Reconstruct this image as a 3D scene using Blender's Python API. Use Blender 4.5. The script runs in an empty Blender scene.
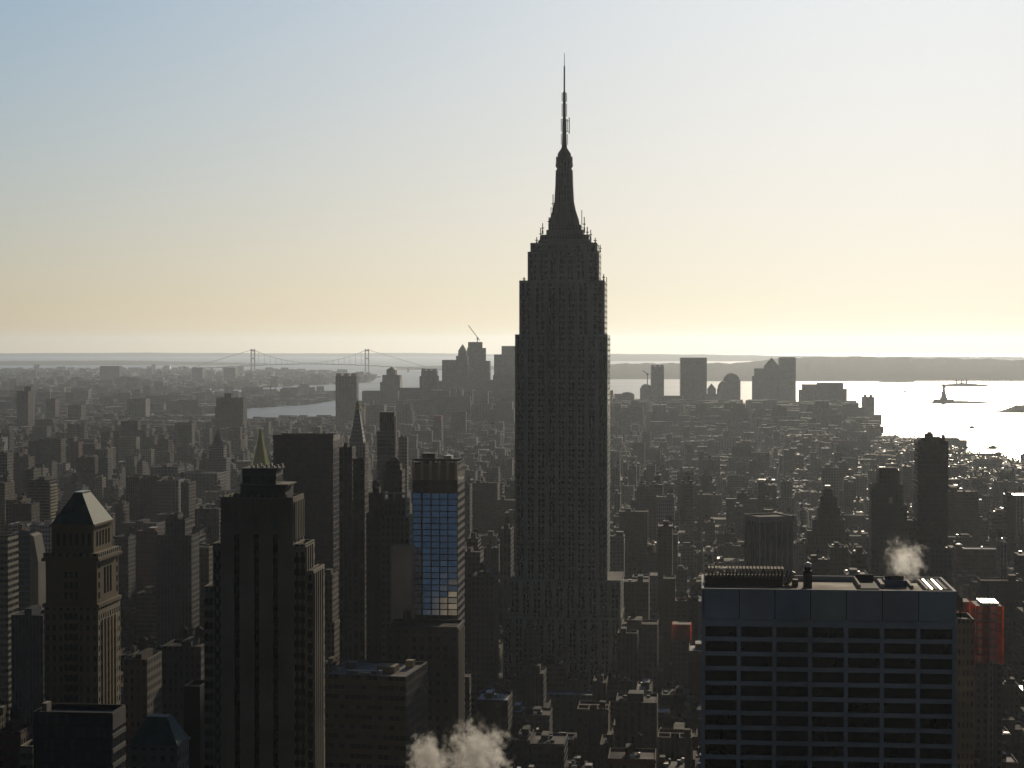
import bpy, math, random
import numpy as np
from mathutils import Vector

# ------------------------------------------------------------------ camera, sky, sun, exposure
SC = bpy.context.scene
F, PITCH, EYE = 1950.0, math.radians(1.146), 248.0
cam = bpy.data.cameras.new('camera'); cam_o = bpy.data.objects.new('camera', cam)
SC.collection.objects.link(cam_o); SC.camera = cam_o
cam.sensor_width = 36; cam.lens = 36 * F / 1024; cam.clip_start = 1; cam.clip_end = 150000
cam_o.location = (0, 0, EYE); cam_o.rotation_euler = (math.radians(90) - PITCH, 0, 0)

SUN_AZ, SUN_EL = math.radians(13.2), math.radians(15.5)
world = bpy.data.worlds.new('World'); SC.world = world; world.use_nodes = True
wn = world.node_tree; bg = wn.nodes['Background']; bg.inputs[1].default_value = 0.15
sky = wn.nodes.new('ShaderNodeTexSky'); sky.sky_type = 'NISHITA'; sky.sun_disc = False
sky.sun_elevation = SUN_EL; sky.sun_rotation = SUN_AZ
sky.air_density = 1.3; sky.dust_density = 1.2; sky.ozone_density = 6.0; sky.altitude = 0
def wv(op, a, b=None, c=None):
    o = wn.nodes.new('ShaderNodeVectorMath'); o.operation = op
    for i, v in enumerate((a, b, c)):
        if v is None: continue
        if isinstance(v, tuple): o.inputs[i].default_value = v
        else: wn.links.new(v, o.inputs[i])
    return o
tc = wn.nodes.new('ShaderNodeTexCoord')
# the real horizon dips below the level line from this height
wn.links.new(wv('ADD', tc.outputs['Generated'], (0, 0, 0.014)).outputs[0], sky.inputs[0])
# glow round the sun softened; sky away from it dimmed to darken the north walls
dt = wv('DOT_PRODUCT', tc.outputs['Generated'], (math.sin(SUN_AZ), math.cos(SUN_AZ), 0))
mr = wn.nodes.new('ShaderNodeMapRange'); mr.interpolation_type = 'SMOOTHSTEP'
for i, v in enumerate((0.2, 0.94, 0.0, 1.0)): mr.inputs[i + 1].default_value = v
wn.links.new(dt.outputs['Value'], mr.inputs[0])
sz = wn.nodes.new('ShaderNodeSeparateXYZ'); wn.links.new(tc.outputs['Generated'], sz.inputs[0])
er = wn.nodes.new('ShaderNodeMapRange'); er.inputs[1].default_value = 0.0; er.inputs[2].default_value = 0.2; wn.links.new(sz.outputs[2], er.inputs[0])
em = wn.nodes.new('ShaderNodeMix'); em.data_type = 'RGBA'; em.inputs[6].default_value = (1.30, 1.14, 1.0, 1); em.inputs[7].default_value = (.98, 1.1, 1.26, 1)
wn.links.new(er.outputs[0], em.inputs[0])          # low sky tinted warm, sky overhead tinted blue
sk = wv('MULTIPLY', sky.outputs[0], em.outputs[2]).outputs[0]
sk = wv('DIVIDE', sk, wv('MULTIPLY_ADD', sk, (.092, .092, .092), (1., 1., 1.)).outputs[0]).outputs[0]
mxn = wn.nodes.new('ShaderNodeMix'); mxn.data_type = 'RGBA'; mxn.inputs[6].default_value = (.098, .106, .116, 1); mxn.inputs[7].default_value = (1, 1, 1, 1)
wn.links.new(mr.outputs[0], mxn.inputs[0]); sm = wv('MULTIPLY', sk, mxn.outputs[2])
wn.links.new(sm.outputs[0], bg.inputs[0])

sl = bpy.data.lights.new('sun', 'SUN'); sl.energy = 3.6; sl.angle = math.radians(0.5); sl.color = (1, 0.84, 0.62)
so = bpy.data.objects.new('sun', sl); SC.collection.objects.link(so)
so.rotation_euler = Vector((math.sin(SUN_AZ) * math.cos(SUN_EL), math.cos(SUN_AZ) * math.cos(SUN_EL), math.sin(SUN_EL))).to_track_quat('Z', 'Y').to_euler()
so.location = (800, 2000, 900)
SC.view_settings.view_transform = 'Standard'; SC.view_settings.look = 'None'
SC.view_settings.exposure = -0.40; SC.view_settings.gamma = 1.0; SC.view_settings.use_curve_mapping = False
SC.cycles.max_bounces = 4; SC.cycles.diffuse_bounces = 2; SC.cycles.glossy_bounces = 2
SC.cycles.use_denoising = True; SC.cycles.volume_step_rate = 1.0; SC.cycles.volume_max_steps = 256

HAZE_DENSITY, HAZE_G = 1.9e-5, 0.62
rnd = random.Random(7)

# ------------------------------------------------------------------ pixel rays -> places in the world
def ray(px, py):
    dx, dy = (px - 512) / F, (384 - py) / F
    y = math.cos(PITCH) + dy * math.sin(PITCH)
    return dx / y, (-math.sin(PITCH) + dy * math.cos(PITCH)) / y
def at(px, py, d):
    a, b = ray(px, py); return Vector((a * d, d, EYE + b * d))
def gp(px, py):
    a, b = ray(px, py); d = EYE / -b; return (a * d, d)
def proj(x, y, z):
    c, s = math.cos(PITCH), math.sin(PITCH); z -= EYE
    f = y * c - z * s; u = y * s + z * c
    return 512 + F * x / f, 384 - F * u / f
TH = math.radians(5.5)                               # the street grid runs 5.5 degrees right of the view

# ------------------------------------------------------------------ materials
MATS = {}
class NT:
    def __init__(s, name):
        s.m = bpy.data.materials.new(name); s.m.use_nodes = True; s.t = s.m.node_tree
        s.b = s.t.nodes['Principled BSDF']; MATS[name] = s.m
    def n(s, kind, **kw):
        o = s.t.nodes.new('ShaderNode' + kind)
        for k, v in kw.items(): setattr(o, k, v)
        return o
    def l(s, a, b): s.t.links.new(a, b)
    def math(s, op, a, b=None, c=None):
        o = s.n('Math', operation=op)
        for i, v in enumerate((a, b, c)):
            if v is None: continue
            if isinstance(v, (int, float)): o.inputs[i].default_value = v
            else: s.l(v, o.inputs[i])
        return o.outputs[0]
    def mix(s, f, a, b, bt='MIX'):
        o = s.n('Mix', data_type='RGBA', blend_type=bt)
        for i, v in ((0, f), (6, a), (7, b)):
            if isinstance(v, (int, float)): o.inputs[i].default_value = v
            elif isinstance(v, tuple): o.inputs[i].default_value = (*v, 1)
            else: s.l(v, o.inputs[i])
        return o.outputs[2]
    def mixf(s, f, a, b):
        return s.math('ADD', s.math('MULTIPLY', f, s.math('SUBTRACT', b, a) if not isinstance(b, (int, float)) or not isinstance(a, (int, float)) else b - a), a)
    def tint(s):
        o = s.n('Attribute', attribute_name='tint'); return o.outputs['Color']
    def noise(s, scale, detail=3, coord=None):
        o = s.n('TexNoise'); o.inputs['Scale'].default_value = scale; o.inputs['Detail'].default_value = detail
        g = s.n('NewGeometry'); s.l(coord or g.outputs['Position'], o.inputs['Vector']); return o.outputs['Fac']

def grime(t, base, lo=0.72, hi=1.25, scale=0.05):
    f = t.noise(scale, 4)
    g = t.n('MapRange'); g.inputs[1].default_value = .3; g.inputs[2].default_value = .7
    g.inputs[3].default_value = lo; g.inputs[4].default_value = hi; t.l(f, g.inputs[0])
    v = t.n('VectorMath', operation='SCALE'); t.l(base, v.inputs[0]); t.l(g.outputs[0], v.inputs['Scale'])
    return v.outputs[0]

def wall_mat(name, hw, v0, v1, spandrel=None, glass=(0.016, 0.018, 0.022), blind=0.10, rough=0.12):
    """uv counts bays and storeys; a window fills hw of the bay and v0..v1 of the storey"""
    t = NT(name); uv = t.n('UVMap', uv_map='uv'); sp = t.n('SeparateXYZ'); t.l(uv.outputs[0], sp.inputs[0])
    fu, fv = t.math('FRACT', sp.outputs[0]), t.math('FRACT', sp.outputs[1])
    inu = t.math('LESS_THAN', t.math('ABSOLUTE', t.math('SUBTRACT', fu, .5)), hw)
    inv = t.math('LESS_THAN', t.math('ABSOLUTE', t.math('SUBTRACT', fv, (v0 + v1) / 2)), (v1 - v0) / 2)
    win = t.math('MULTIPLY', inu, inv)
    fl = t.n('VectorMath', operation='FLOOR'); t.l(uv.outputs[0], fl.inputs[0])
    wnz = t.n('TexWhiteNoise', noise_dimensions='2D'); t.l(fl.outputs[0], wnz.inputs['Vector'])
    isb = t.math('GREATER_THAN', wnz.outputs['Value'], .62)
    tn = t.tint(); wallc = grime(t, tn)
    if spandrel:
        wallc = t.mix(t.math('MULTIPLY', inu, t.math('SUBTRACT', 1.0, inv)), wallc, grime(t, t.mix(1.0, tn, spandrel, 'MULTIPLY')))
    g = t.mix(t.math('MULTIPLY', isb, t.math('MULTIPLY', wnz.outputs['Value'], blind * 6)), glass, (.16, .145, .12))
    t.l(t.mix(win, wallc, g), t.b.inputs['Base Color'])
    t.l(t.mixf(win, 0.85, rough), t.b.inputs['Roughness'])
    t.b.inputs['Specular IOR Level'].default_value = 0.4
wall_mat('masonry', .24, .28, .80)
wall_mat('ribbon', .46, .34, .86)
wall_mat('strips', .30, .22, .86, spandrel=(.45, .45, .45))
wall_mat('curtain', .44, .10, .92, glass=(.03, .04, .055), blind=.05)
wall_mat('esb_window', .42, .30, .90, spandrel=(.10, .105, .105), glass=(.006, .007, .008), blind=0.0)
wall_mat('balcony', .49, .40, .95, glass=(.03, .03, .035))

t = NT('plain'); t.l(grime(t, t.tint()), t.b.inputs['Base Color']); t.b.inputs['Roughness'].default_value = .85
t.b.inputs['Specular IOR Level'].default_value = .1
t = NT('roof'); c = grime(t, t.tint(), .55, 1.5, .12)
t.l(c, t.b.inputs['Base Color']); nz = t.noise(.05, 2)
t.l(t.math('MULTIPLY_ADD', nz, .5, .55), t.b.inputs['Roughness']); t.b.inputs['Specular IOR Level'].default_value = .03
t = NT('shiny'); t.l(grime(t, t.tint(), .8, 1.2, .2), t.b.inputs['Base Color']); t.b.inputs['Roughness'].default_value = .38; t.b.inputs['Metallic'].default_value = .75
t = NT('glass'); uvw = t.noise(.35, 2); t.l(grime(t, t.tint(), .6, 1.5, .25), t.b.inputs['Base Color']); t.b.inputs['Roughness'].default_value = .08; t.b.inputs['Specular IOR Level'].default_value = .2
t = NT('blue_glass'); t.l(grime(t, t.tint(), .8, 1.2, .3), t.b.inputs['Base Color']); t.b.inputs['Roughness'].default_value = .1; t.b.inputs['Metallic'].default_value = .92
t = NT('copper'); t.l(grime(t, t.tint(), .7, 1.3, .3), t.b.inputs['Base Color']); t.b.inputs['Roughness'].default_value = .7; t.b.inputs['Specular IOR Level'].default_value = .15
t = NT('gold'); t.b.inputs['Base Color'].default_value = (.75, .5, .14, 1); t.b.inputs['Metallic'].default_value = 1; t.b.inputs['Roughness'].default_value = .42
t = NT('net'); nc = grime(t, t.tint(), .6, 1.4, .4)          # debris netting: sunlight comes through it
df = t.n('BsdfDiffuse'); tl = t.n('BsdfTranslucent'); tp = t.n('BsdfTransparent'); m1 = t.n('MixShader'); m2 = t.n('MixShader')
t.l(nc, df.inputs[0]); t.l(nc, tl.inputs[0]); m1.inputs[0].default_value = .6; m2.inputs[0].default_value = .28
t.l(df.outputs[0], m1.inputs[1]); t.l(tl.outputs[0], m1.inputs[2]); t.l(m1.outputs[0], m2.inputs[1]); t.l(tp.outputs[0], m2.inputs[2])
t.l(m2.outputs[0], [n for n in t.t.nodes if n.type == 'OUTPUT_MATERIAL'][0].inputs[0])
t = NT('asphalt'); t.l(t.mix(t.noise(.01, 5), (.035, .035, .036), (.075, .072, .068)), t.b.inputs['Base Color']); t.b.inputs['Roughness'].default_value = .8
t.b.inputs['Specular IOR Level'].default_value = .2
t = NT('land'); t.l(t.mix(t.noise(.006, 6), (.03, .035, .03), (.09, .085, .075)), t.b.inputs['Base Color']); t.b.inputs['Roughness'].default_value = .95
t.b.inputs['Specular IOR Level'].default_value = .1
t = NT('woods'); t.l(t.mix(t.noise(.012, 6), (.025, .03, .02), (.07, .065, .05)), t.b.inputs['Base Color']); t.b.inputs['Roughness'].default_value = 1
t.b.inputs['Specular IOR Level'].default_value = .05
t = NT('water'); t.b.inputs['Base Color'].default_value = (.012, .02, .025, 1); t.b.inputs['Roughness'].default_value = .3
t.b.inputs['IOR'].default_value = 1.33
bn = t.n('TexNoise'); bn.inputs['Scale'].default_value = .0025; bn.inputs['Detail'].default_value = 8
mp = t.n('Mapping'); mp.inputs['Scale'].default_value = (1, .35, 1); gg = t.n('NewGeometry'); t.l(gg.outputs['Position'], mp.inputs[0]); t.l(mp.outputs[0], bn.inputs['Vector'])
t.l(t.math('MULTIPLY_ADD', bn.outputs['Fac'], .25, .27), t.b.inputs['Roughness'])

# ------------------------------------------------------------------ mesh builder
class MB:
    def __init__(s): s.v, s.f, s.uv, s.c, s.m = [], [], [], [], []
    def face(s, pts, mat, col, uvs=None):
        i = len(s.v); s.v.extend(pts); s.f.append(tuple(range(i, i + len(pts)))); s.m.append(mat); s.c.append(col)
        s.uv.extend(uvs or [(0.5, 0.1)] * len(pts))
    def side(s, a, b, z0, z1, mat, col, bay, st, u0=0.0):
        """a vertical face from plan point a to b (outside on the right hand of a->b)"""
        L = math.hypot(b[0] - a[0], b[1] - a[1]); n = max(1, round(L / bay)); q = (z1 - z0) / st; qb = z0 / st
        s.face([(a[0], a[1], z0), (b[0], b[1], z0), (b[0], b[1], z1), (a[0], a[1], z1)], mat, col,
               [(u0, qb), (u0 + n, qb), (u0 + n, qb + q), (u0, qb + q)])
    def box(s, x0, x1, y0, y1, z0, z1, col, mat='plain', bay=4, st=3.6, top=None, tmat=None, bottom=False, notop=False, T=None):
        p = [(x0, y0), (x1, y0), (x1, y1), (x0, y1)]
        if T: p = [T(*q) for q in p]
        u0 = (abs(x0 * 7.3 + y0 * 3.1 + z1) // 1) % 97
        for i in range(4): s.side(p[i], p[(i + 1) % 4], z0, z1, mat, col, bay, st, u0 + 40 * i)
        if not notop: s.face([(x, y, z1) for x, y in p], tmat or ('plain' if mat not in ('shiny', 'copper', 'glass', 'net', 'blue_glass', 'gold') else mat), top or col)
        if bottom: s.face([(x, y, z0) for x, y in reversed(p)], 'plain', col)
    def shell(s, x0, x1, y0, y1, z0, z1, col, mat, bay, st, par=1.1, th=.5):
        """walls with a real parapet (outer face, coping, inner face); the roof is a sheet of its own"""
        s.box(x0, x1, y0, y1, z0, z1, col, mat, bay, st, notop=True)
        o = [(x0, y0), (x1, y0), (x1, y1), (x0, y1)]; i = [(x0 + th, y0 + th), (x1 - th, y0 + th), (x1 - th, y1 - th), (x0 + th, y1 - th)]
        for k in range(4):
            a, b, c, d = o[k], o[(k + 1) % 4], i[(k + 1) % 4], i[k]
            s.face([(*a, z1), (*b, z1), (*c, z1), (*d, z1)], 'plain', col)
            s.face([(*d, z1), (*c, z1), (*c, z1 - par), (*d, z1 - par)], 'plain', col)
    def sheet(s, x0, x1, y0, y1, z, col, mat='roof'):
        s.face([(x0, y0, z), (x1, y0, z), (x1, y1, z), (x0, y1, z)], mat, col)
    def lathe(s, cx, cy, prof, n, col, mat='plain', rot=0.0, bay=3, st=3.6, sx=1, sy=1, cap=True, T=None):
        R = []
        for r, z in prof:
            q = [(cx + sx * r * math.cos(rot + 2 * math.pi * k / n), cy + sy * r * math.sin(rot + 2 * math.pi * k / n)) for k in range(n)]
            if T: q = [T(*a) for a in q]
            R.append([(a, b, z) for a, b in q])
        for j in range(len(prof) - 1):
            for k in range(n):
                a, b = R[j][k], R[j][(k + 1) % n]; c, d = R[j + 1][(k + 1) % n], R[j + 1][k]
                w = max(1, round(2 * math.pi * max(prof[j][0], .1) / n / bay))
                s.face([a, b, c, d], mat, col, [(k * w, a[2] / st), (k * w + w, a[2] / st), (k * w + w, c[2] / st), (k * w, c[2] / st)])
        if cap: s.face(R[-1], 'plain' if mat in ('masonry', 'curtain', 'strips') else mat, col)
    def prism(s, pts, y0, y1, col, mat='plain'):
        """an x-z outline (anticlockwise seen from -y) pushed from y0 to y1"""
        s.face([(x, y0, z) for x, z in pts], mat, col); s.face([(x, y1, z) for x, z in reversed(pts)], mat, col)
        n = len(pts)
        for k in range(n):
            (a, b), (c, d) = pts[k], pts[(k + 1) % n]
            s.face([(c, y0, d), (a, y0, b), (a, y1, b), (c, y1, d)], mat, col)
    def bar(s, a, b, r, col, mat='plain', n=4):
        a, b = Vector(a), Vector(b); w = (b - a).normalized(); u = w.orthogonal().normalized(); v = w.cross(u)
        A = [a + r * (u * math.cos(6.2832 * (k + .5) / n) + v * math.sin(6.2832 * (k + .5) / n)) for k in range(n)]; B = [p + (b - a) for p in A]
        for k in range(n): s.face([tuple(A[k]), tuple(A[(k + 1) % n]), tuple(B[(k + 1) % n]), tuple(B[k])], mat, col)
        s.face([tuple(p) for p in reversed(A)], mat, col); s.face([tuple(p) for p in B], mat, col)
    def hip(s, x0, x1, y0, y1, z0, z1, col, mat='copper', ridge_x=0.0, ridge_y=0.0):
        cx, cy = (x0 + x1) / 2, (y0 + y1) / 2; hx, hy = ridge_x / 2 + .02, ridge_y / 2 + .02
        b = [(x0, y0), (x1, y0), (x1, y1), (x0, y1)]; q = [(cx - hx, cy - hy), (cx + hx, cy - hy), (cx + hx, cy + hy), (cx - hx, cy + hy)]
        for k in range(4):
            s.face([(*b[k], z0), (*b[(k + 1) % 4], z0), (*q[(k + 1) % 4], z1), (*q[k], z1)], mat, col)
        s.face([(*p, z1) for p in q], mat, col)
    def build(s, name, parent=None):
        me = bpy.data.meshes.new(name); me.from_pydata(s.v, [], s.f)
        keys = list(dict.fromkeys(s.m)); ix = {k: i for i, k in enumerate(keys)}
        for k in keys: me.materials.append(MATS[k])
        me.polygons.foreach_set('material_index', [ix[k] for k in s.m])
        uvl = me.uv_layers.new(name='uv'); uvl.data.foreach_set('uv', np.array(s.uv, 'f').ravel())
        at_ = me.color_attributes.new('tint', 'FLOAT_COLOR', 'CORNER')
        lens = [len(f) for f in s.f]
        cc = np.repeat(np.array([(c[0], c[1], c[2], 1.0) for c in s.c], 'f'), lens, axis=0)
        at_.data.foreach_set('color', cc.ravel()); me.update()
        o = bpy.data.objects.new(name, me); SC.collection.objects.link(o)
        if parent: o.parent = parent
        return o
def tag(o, label=None, cat=None, group=None, kind=None):
    for k, v in (('label', label), ('category', cat), ('group', group), ('kind', kind)):
        if v: o[k] = v
    return o
def part(name, parent, fn, label=None):
    m = MB(); fn(m); o = m.build(name, parent)
    if label: o['label'] = label
    return o

# ------------------------------------------------------------------ colours (real-world base colours)
STONE = (.125, .115, .092); LIME = (.15, .143, .125); BRICK = (.13, .056, .033); TAN = (.17, .122, .07); GREY = (.095, .10, .108)
DARK = (.045, .045, .05); BLACK = (.022, .022, .025); WHITE = (.66, .61, .56); BROWN = (.085, .052, .032); BUFF = (.20, .155, .095); BLUE = (.08, .10, .14)
ROOFC = (.034, .033, .033); PALE = (.30, .28, .25); SILVER = (.5, .49, .47)
CREAM = (.42, .36, .27)
CNAME = {CREAM: 'cream', BRICK: 'red brick', TAN: 'tan', GREY: 'grey', DARK: 'charcoal', BROWN: 'brown', BUFF: 'buff', STONE: 'stone', LIME: 'pale stone', WHITE: 'white', BLUE: 'blue-grey'}

FOOT, OCC, MARK = [], [], []     # footprints taken, screen rectangles (near first), landmarks for labels
def grid(x, y):                  # world -> street grid (across, along)
    return x * math.cos(TH) - y * math.sin(TH), x * math.sin(TH) + y * math.cos(TH)
def ungrid(v, u):
    return v * math.cos(TH) + u * math.sin(TH), -v * math.sin(TH) + u * math.cos(TH)

class B:
    """one building: an Empty at the centre of its footprint; px0..px1 is its front (north) face at distance d"""
    def __init__(s, name, label, cat, px0, px1, ytop, d, depth, rot=TH, group=None, mark=None, sink=0):
        t0, t1 = ray(px0, 384)[0], ray(px1, 384)[0]
        x0 = t0 * d; s.w = (t1 * d - x0) / (math.cos(rot) + t1 * math.sin(rot)); s.depth = depth; s.d = d; s.rot = rot
        c = (x0 + s.w / 2 * math.cos(rot) + depth / 2 * math.sin(rot), d - s.w / 2 * math.sin(rot) + depth / 2 * math.cos(rot))
        s.h = at(px0, ytop, d).z; s.c = c; s.px = (px0, px1); s.y0 = -depth / 2
        s.o = bpy.data.objects.new(name, None); SC.collection.objects.link(s.o); s.o.location = (c[0], c[1], 0); s.o.rotation_euler = (0, 0, -rot)
        tag(s.o, label, cat, group)
        FOOT.append((c[0], c[1], max(s.w, 6) / 2, depth / 2, rot))
        OCC.append((d, px0, px1, ytop))
        if mark: MARK.append((mark, px0, px1, ytop, d))
    def X(s, px):                                    # screen column on the front plane -> local x
        return (px - s.px[0]) / (s.px[1] - s.px[0]) * s.w - s.w / 2
    def Z(s, py): return at((s.px[0] + s.px[1]) / 2, py, s.d).z
    def p(s, name, fn, parent=None, label=None): return part(name, parent or s.o, fn, label)

def tank_mesh():
    m = MB(); c = (.10, .075, .05)
    for a in (0.785, 2.356, 3.927, 5.498): m.bar((1.5 * math.cos(a), 1.5 * math.sin(a), 0), (1.5 * math.cos(a), 1.5 * math.sin(a), 3.1), .16, (.05, .05, .05))
    m.lathe(0, 0, [(2.1, 3), (2.0, 7)], 10, c, 'plain'); m.lathe(0, 0, [(2.25, 7), (.12, 8.7)], 10, (.08, .07, .065), 'plain')
    o = m.build('water_tank'); me = o.data; bpy.data.objects.remove(o); return me
TANK = tank_mesh()
def tank(parent, x, y, z, k=1.0):
    o = bpy.data.objects.new('water_tank', TANK); SC.collection.objects.link(o); o.parent = parent; o.location = (x, y, z); o.scale = (k, k, k); return o

def tiers(b, lst, mat, col, bay=4, st=3.6, roof=ROOFC, par=1.1, inset=2.0, cap=None, capcol=None, tmat=None):
    """lst: (px0, px1, ytop) from the lowest tier up; each becomes a wall and a roof"""
    z = 0; n = 0
    for (a, c, yt) in lst:
        x0, x1 = b.X(a), b.X(c); z1 = b.Z(yt); y0, y1 = b.y0 + inset * n, -b.y0 - inset * n
        m = MB(); m.shell(x0, x1, y0, y1, z, z1, col, mat, bay, st, par); w = m.build('wall' if n == 0 else 'upper_storeys', b.o)
        m = MB(); m.sheet(x0 + .5, x1 - .5, y0 + .5, y1 - .5, z1 - par, roof); m.build('roof', w)
        z = z1 - par; n += 1; last = (x0, x1, y0, y1, z1)
    return last

# ------------------------------------------------------------------ setting: water, land, hills
def poly_land(name, pts, z=0.0, mat='asphalt', h=2.2):
    m = MB(); n = len(pts)
    area = sum(pts[i][0] * pts[(i + 1) % n][1] - pts[(i + 1) % n][0] * pts[i][1] for i in range(n))
    if area < 0: pts = pts[::-1]
    m.face([(x, y, z) for x, y in pts], mat, GREY)
    for i in range(n):
        a, b = pts[i], pts[(i + 1) % n]
        m.face([(*a, z - h), (*b, z - h), (*b, z), (*a, z)], mat, GREY)
    return tag(m.build(name), kind='structure')
m = MB(); m.sheet(-28000, 28000, -3000, 54000, -1.6, GREY, 'water'); tag(m.build('water'), kind='structure')
MAN_PX = [(1100, 466), (1024, 463), (1004, 461), (985, 460.5), (968, 456), (955, 447), (940, 443), (900, 441), (882, 439), (872, 431), (850, 420), (800, 409), (760, 403), (700, 400), (620, 398), (560, 396), (480, 398), (400, 411), (340, 424), (250, 424), (170, 421), (100, 418), (0, 416), (-700, 412)]
MAN = [gp(*p) for p in MAN_PX] + [(-4600, 6000), (-3200, 3000), (-1800, 300), (-1200, -900), (1300, -900), (1300, 3600)]
poly_land('ground', MAN)
BRK = [gp(*p) for p in [(-700, 411), (0, 413), (100, 414.5), (190, 416), (225, 412), (243, 408), (300, 405), (343, 399), (340, 393), (290, 392.5), (240, 394), (205, 395), (196, 392), (240, 389), (300, 385.5), (370, 382.5), (378, 377), (330, 371.5), (250, 371), (150, 369), (0, 369), (-900, 369)]]
poly_land('far_shore', BRK, 0, 'land')
def ridge(name, pts, d, depth, mat='woods', seed=1, base=-2.0):
    """a hill range: outline (px, ytop) seen from the roof, standing between d and d+depth"""
    r = random.Random(seed); m = MB(); cols = []
    N = 90; x_a, x_b = pts[0][0], pts[-1][0]
    def top(px):
        for (a, ya), (b, yb) in zip(pts, pts[1:]):
            if a <= px <= b: return ya + (yb - ya) * (px - a) / (b - a)
        return pts[-1][1]
    prof = [0, .12, .3, .5, .72, 1.0]; hts = [0, .35, .72, 1.0, .6, 0]
    for i in range(N + 1):
        px = x_a + (x_b - x_a) * i / N; k = 0 if i in (0, N) else 1
        dm = d + depth / 2; zt = at(px, top(px) , dm).z; row = []
        for j0, (q, hh) in enumerate(zip(prof, hts)):
            dd = d + depth * q; jit = 1 + (.05 if hh == 1 else .03) * (math.sin(i * .9 + j0) + .6 * math.sin(i * 2.3 + j0 * 2) + .3 * (r.random() - .5)) * .6
            row.append((ray(px, 384)[0] * dm * (1 + (q - .5) * depth / dm * .9), dd, base + (zt - base) * hh * jit * k))
        cols.append(row)
    for i in range(N):
        for j in range(5):
            m.face([cols[i][j], cols[i + 1][j], cols[i + 1][j + 1], cols[i][j + 1]], mat, GREY)
    return tag(m.build(name), kind='structure')
ridge('hills', [(700, 372), (722, 365), (745, 362), (790, 357.5), (850, 356.5), (900, 357.5), (960, 358.5), (1024, 360), (1150, 363), (1250, 372)], 13400, 4200, seed=3)
ridge('hills', [(560, 370), (600, 364), (650, 363.2), (720, 363), (800, 366), (860, 375)], 14200, 3000, seed=4)
ridge('hills', [(520, 357), (600, 353.8), (700, 354.6), (800, 356), (1150, 357)], 30000, 4000, seed=5)
ridge('hills', [(-500, 353.5), (0, 353.2), (150, 352.6), (300, 353.4), (420, 352.8), (560, 356)], 42000, 5000, seed=6)
ridge('hills', [(380, 371), (400, 367), (440, 365.5), (500, 366), (560, 371)], 19500, 2000, seed=7)
ridge('hills', [(-300, 362), (0, 361), (120, 360.5), (240, 362.5), (300, 366)], 24000, 3000, seed=8)
def island(name, pts_top, d, wd, seed):
    return ridge(name, pts_top, d, wd, 'woods', seed)
island('island', [(921, 404), (926, 402.5), (936, 401.5), (958, 400.6), (975, 401), (990, 402.2), (1008, 403.5)], 8250, 260, 11)
island('island', [(928, 387), (945, 384.2), (962, 382.6), (975, 383.5), (990, 385), (1030, 386), (1080, 388)], 11600, 300, 12)
island('island', [(990, 413), (1000, 411), (1010, 407.5), (1016, 405), (1030, 405), (1060, 408), (1080, 413)], 7150, 260, 13)
island('island', [(872, 382), (895, 380), (915, 381)], 13000, 300, 14)

# far haze: one even box of air round everything
hm = bpy.data.materials.new('haze_air'); hm.use_nodes = True; hn = hm.node_tree; hn.nodes.clear()
ho = hn.nodes.new('ShaderNodeOutputMaterial'); hv = hn.nodes.new('ShaderNodeVolumePrincipled')
hv.inputs['Density'].default_value = HAZE_DENSITY; hv.inputs['Anisotropy'].default_value = HAZE_G; hv.inputs['Color'].default_value = (.76, .85, .96, 1)
hn.links.new(hv.outputs[0], ho.inputs['Volume'])
m = MB(); m.box(-29000, 29000, -4000, 55000, -4.8, 462, GREY, bottom=True); hz = m.build('haze'); hz.data.materials.clear(); hz.data.materials.append(hm); tag(hz, kind='stuff')

# ------------------------------------------------------------------ the great spired skyscraper
e = B('skyscraper', 'tallest tower in the middle with setbacks and a needle antenna on top', 'skyscraper', 515, 607.5, 335, 1300, 40, mark='the spired skyscraper')
ES = (.29, .325, .28)
W = lambda y: e.y0 + y
def esb_block(name, a, c, y0, y1, zb, zt, n, front=True, parent=None):
    """core, proud piers, and n window strips between them on the north face"""
    x0, x1 = e.X(a), e.X(c); m = MB()
    m.box(x0, x1, W(y0) + .6, W(y1), zb, zt, ES, 'strips', 3.6, 3.7, tmat='roof', top=ROOFC)
    g = max(1, n // 2); gw = (x1 - x0) / g; sw = gw * .27; mid = gw * .07; ctr = []
    edges = [x0]
    for k in range(g):                                # windows run in pairs with a thin mullion, broad piers between pairs
        cx_ = x0 + (k + .5) * gw
        for s_ in (-1, 1):
            c_ = cx_ + s_ * (mid + sw) / 2; ctr.append(c_); edges += [c_ - sw / 2, c_ + sw / 2]
    edges.append(x1)
    for k in range(0, len(edges), 2): m.box(edges[k], edges[k + 1], W(y0) + (.25 if k % 4 == 2 else 0), W(y0) + .58, zb, zt, ES, 'plain')
    m.box(x0, x1, W(y0) - .15, W(y0) - .002, zt - 1.4, zt + .4, ES, 'plain')
    o = m.build(name, parent or e.o)
    for xc in ctr:
        q = MB(); q.box(xc - sw / 2 + .03, xc + sw / 2 - .03, W(y0) + .35, W(y0) + .597, zb, zt - 3.5, ES, 'esb_window', 2.7, 3.7)
        q.build('window_strip', o)
    return o
Z = e.Z
esb_block('base_block', 482, 640, -20, 62, 0, 18, 16)
esb_block('lower_tier', 504, 622, -9, 55, 18, Z(615), 22)
esb_block('lower_tier', 510, 621, -5, 50, Z(615), Z(579), 20)
esb_block('tower_wing', 515, 546.5, 0, 40, Z(579), Z(335), 6)
esb_block('tower_wing', 576, 607.5, 0, 40, Z(579), Z(335), 6)
esb_block('tower_core', 546.6, 575.9, 4.2, 37, Z(579), Z(281), 6)
esb_block('upper_wing', 519, 546.5, 1.6, 38, Z(335), Z(281), 4)
esb_block('upper_wing', 576, 604.5, 1.6, 38, Z(335), Z(281), 4)
esb_block('crown_tier', 527, 548.5, 5, 35, Z(281), Z(252), 4)
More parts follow.
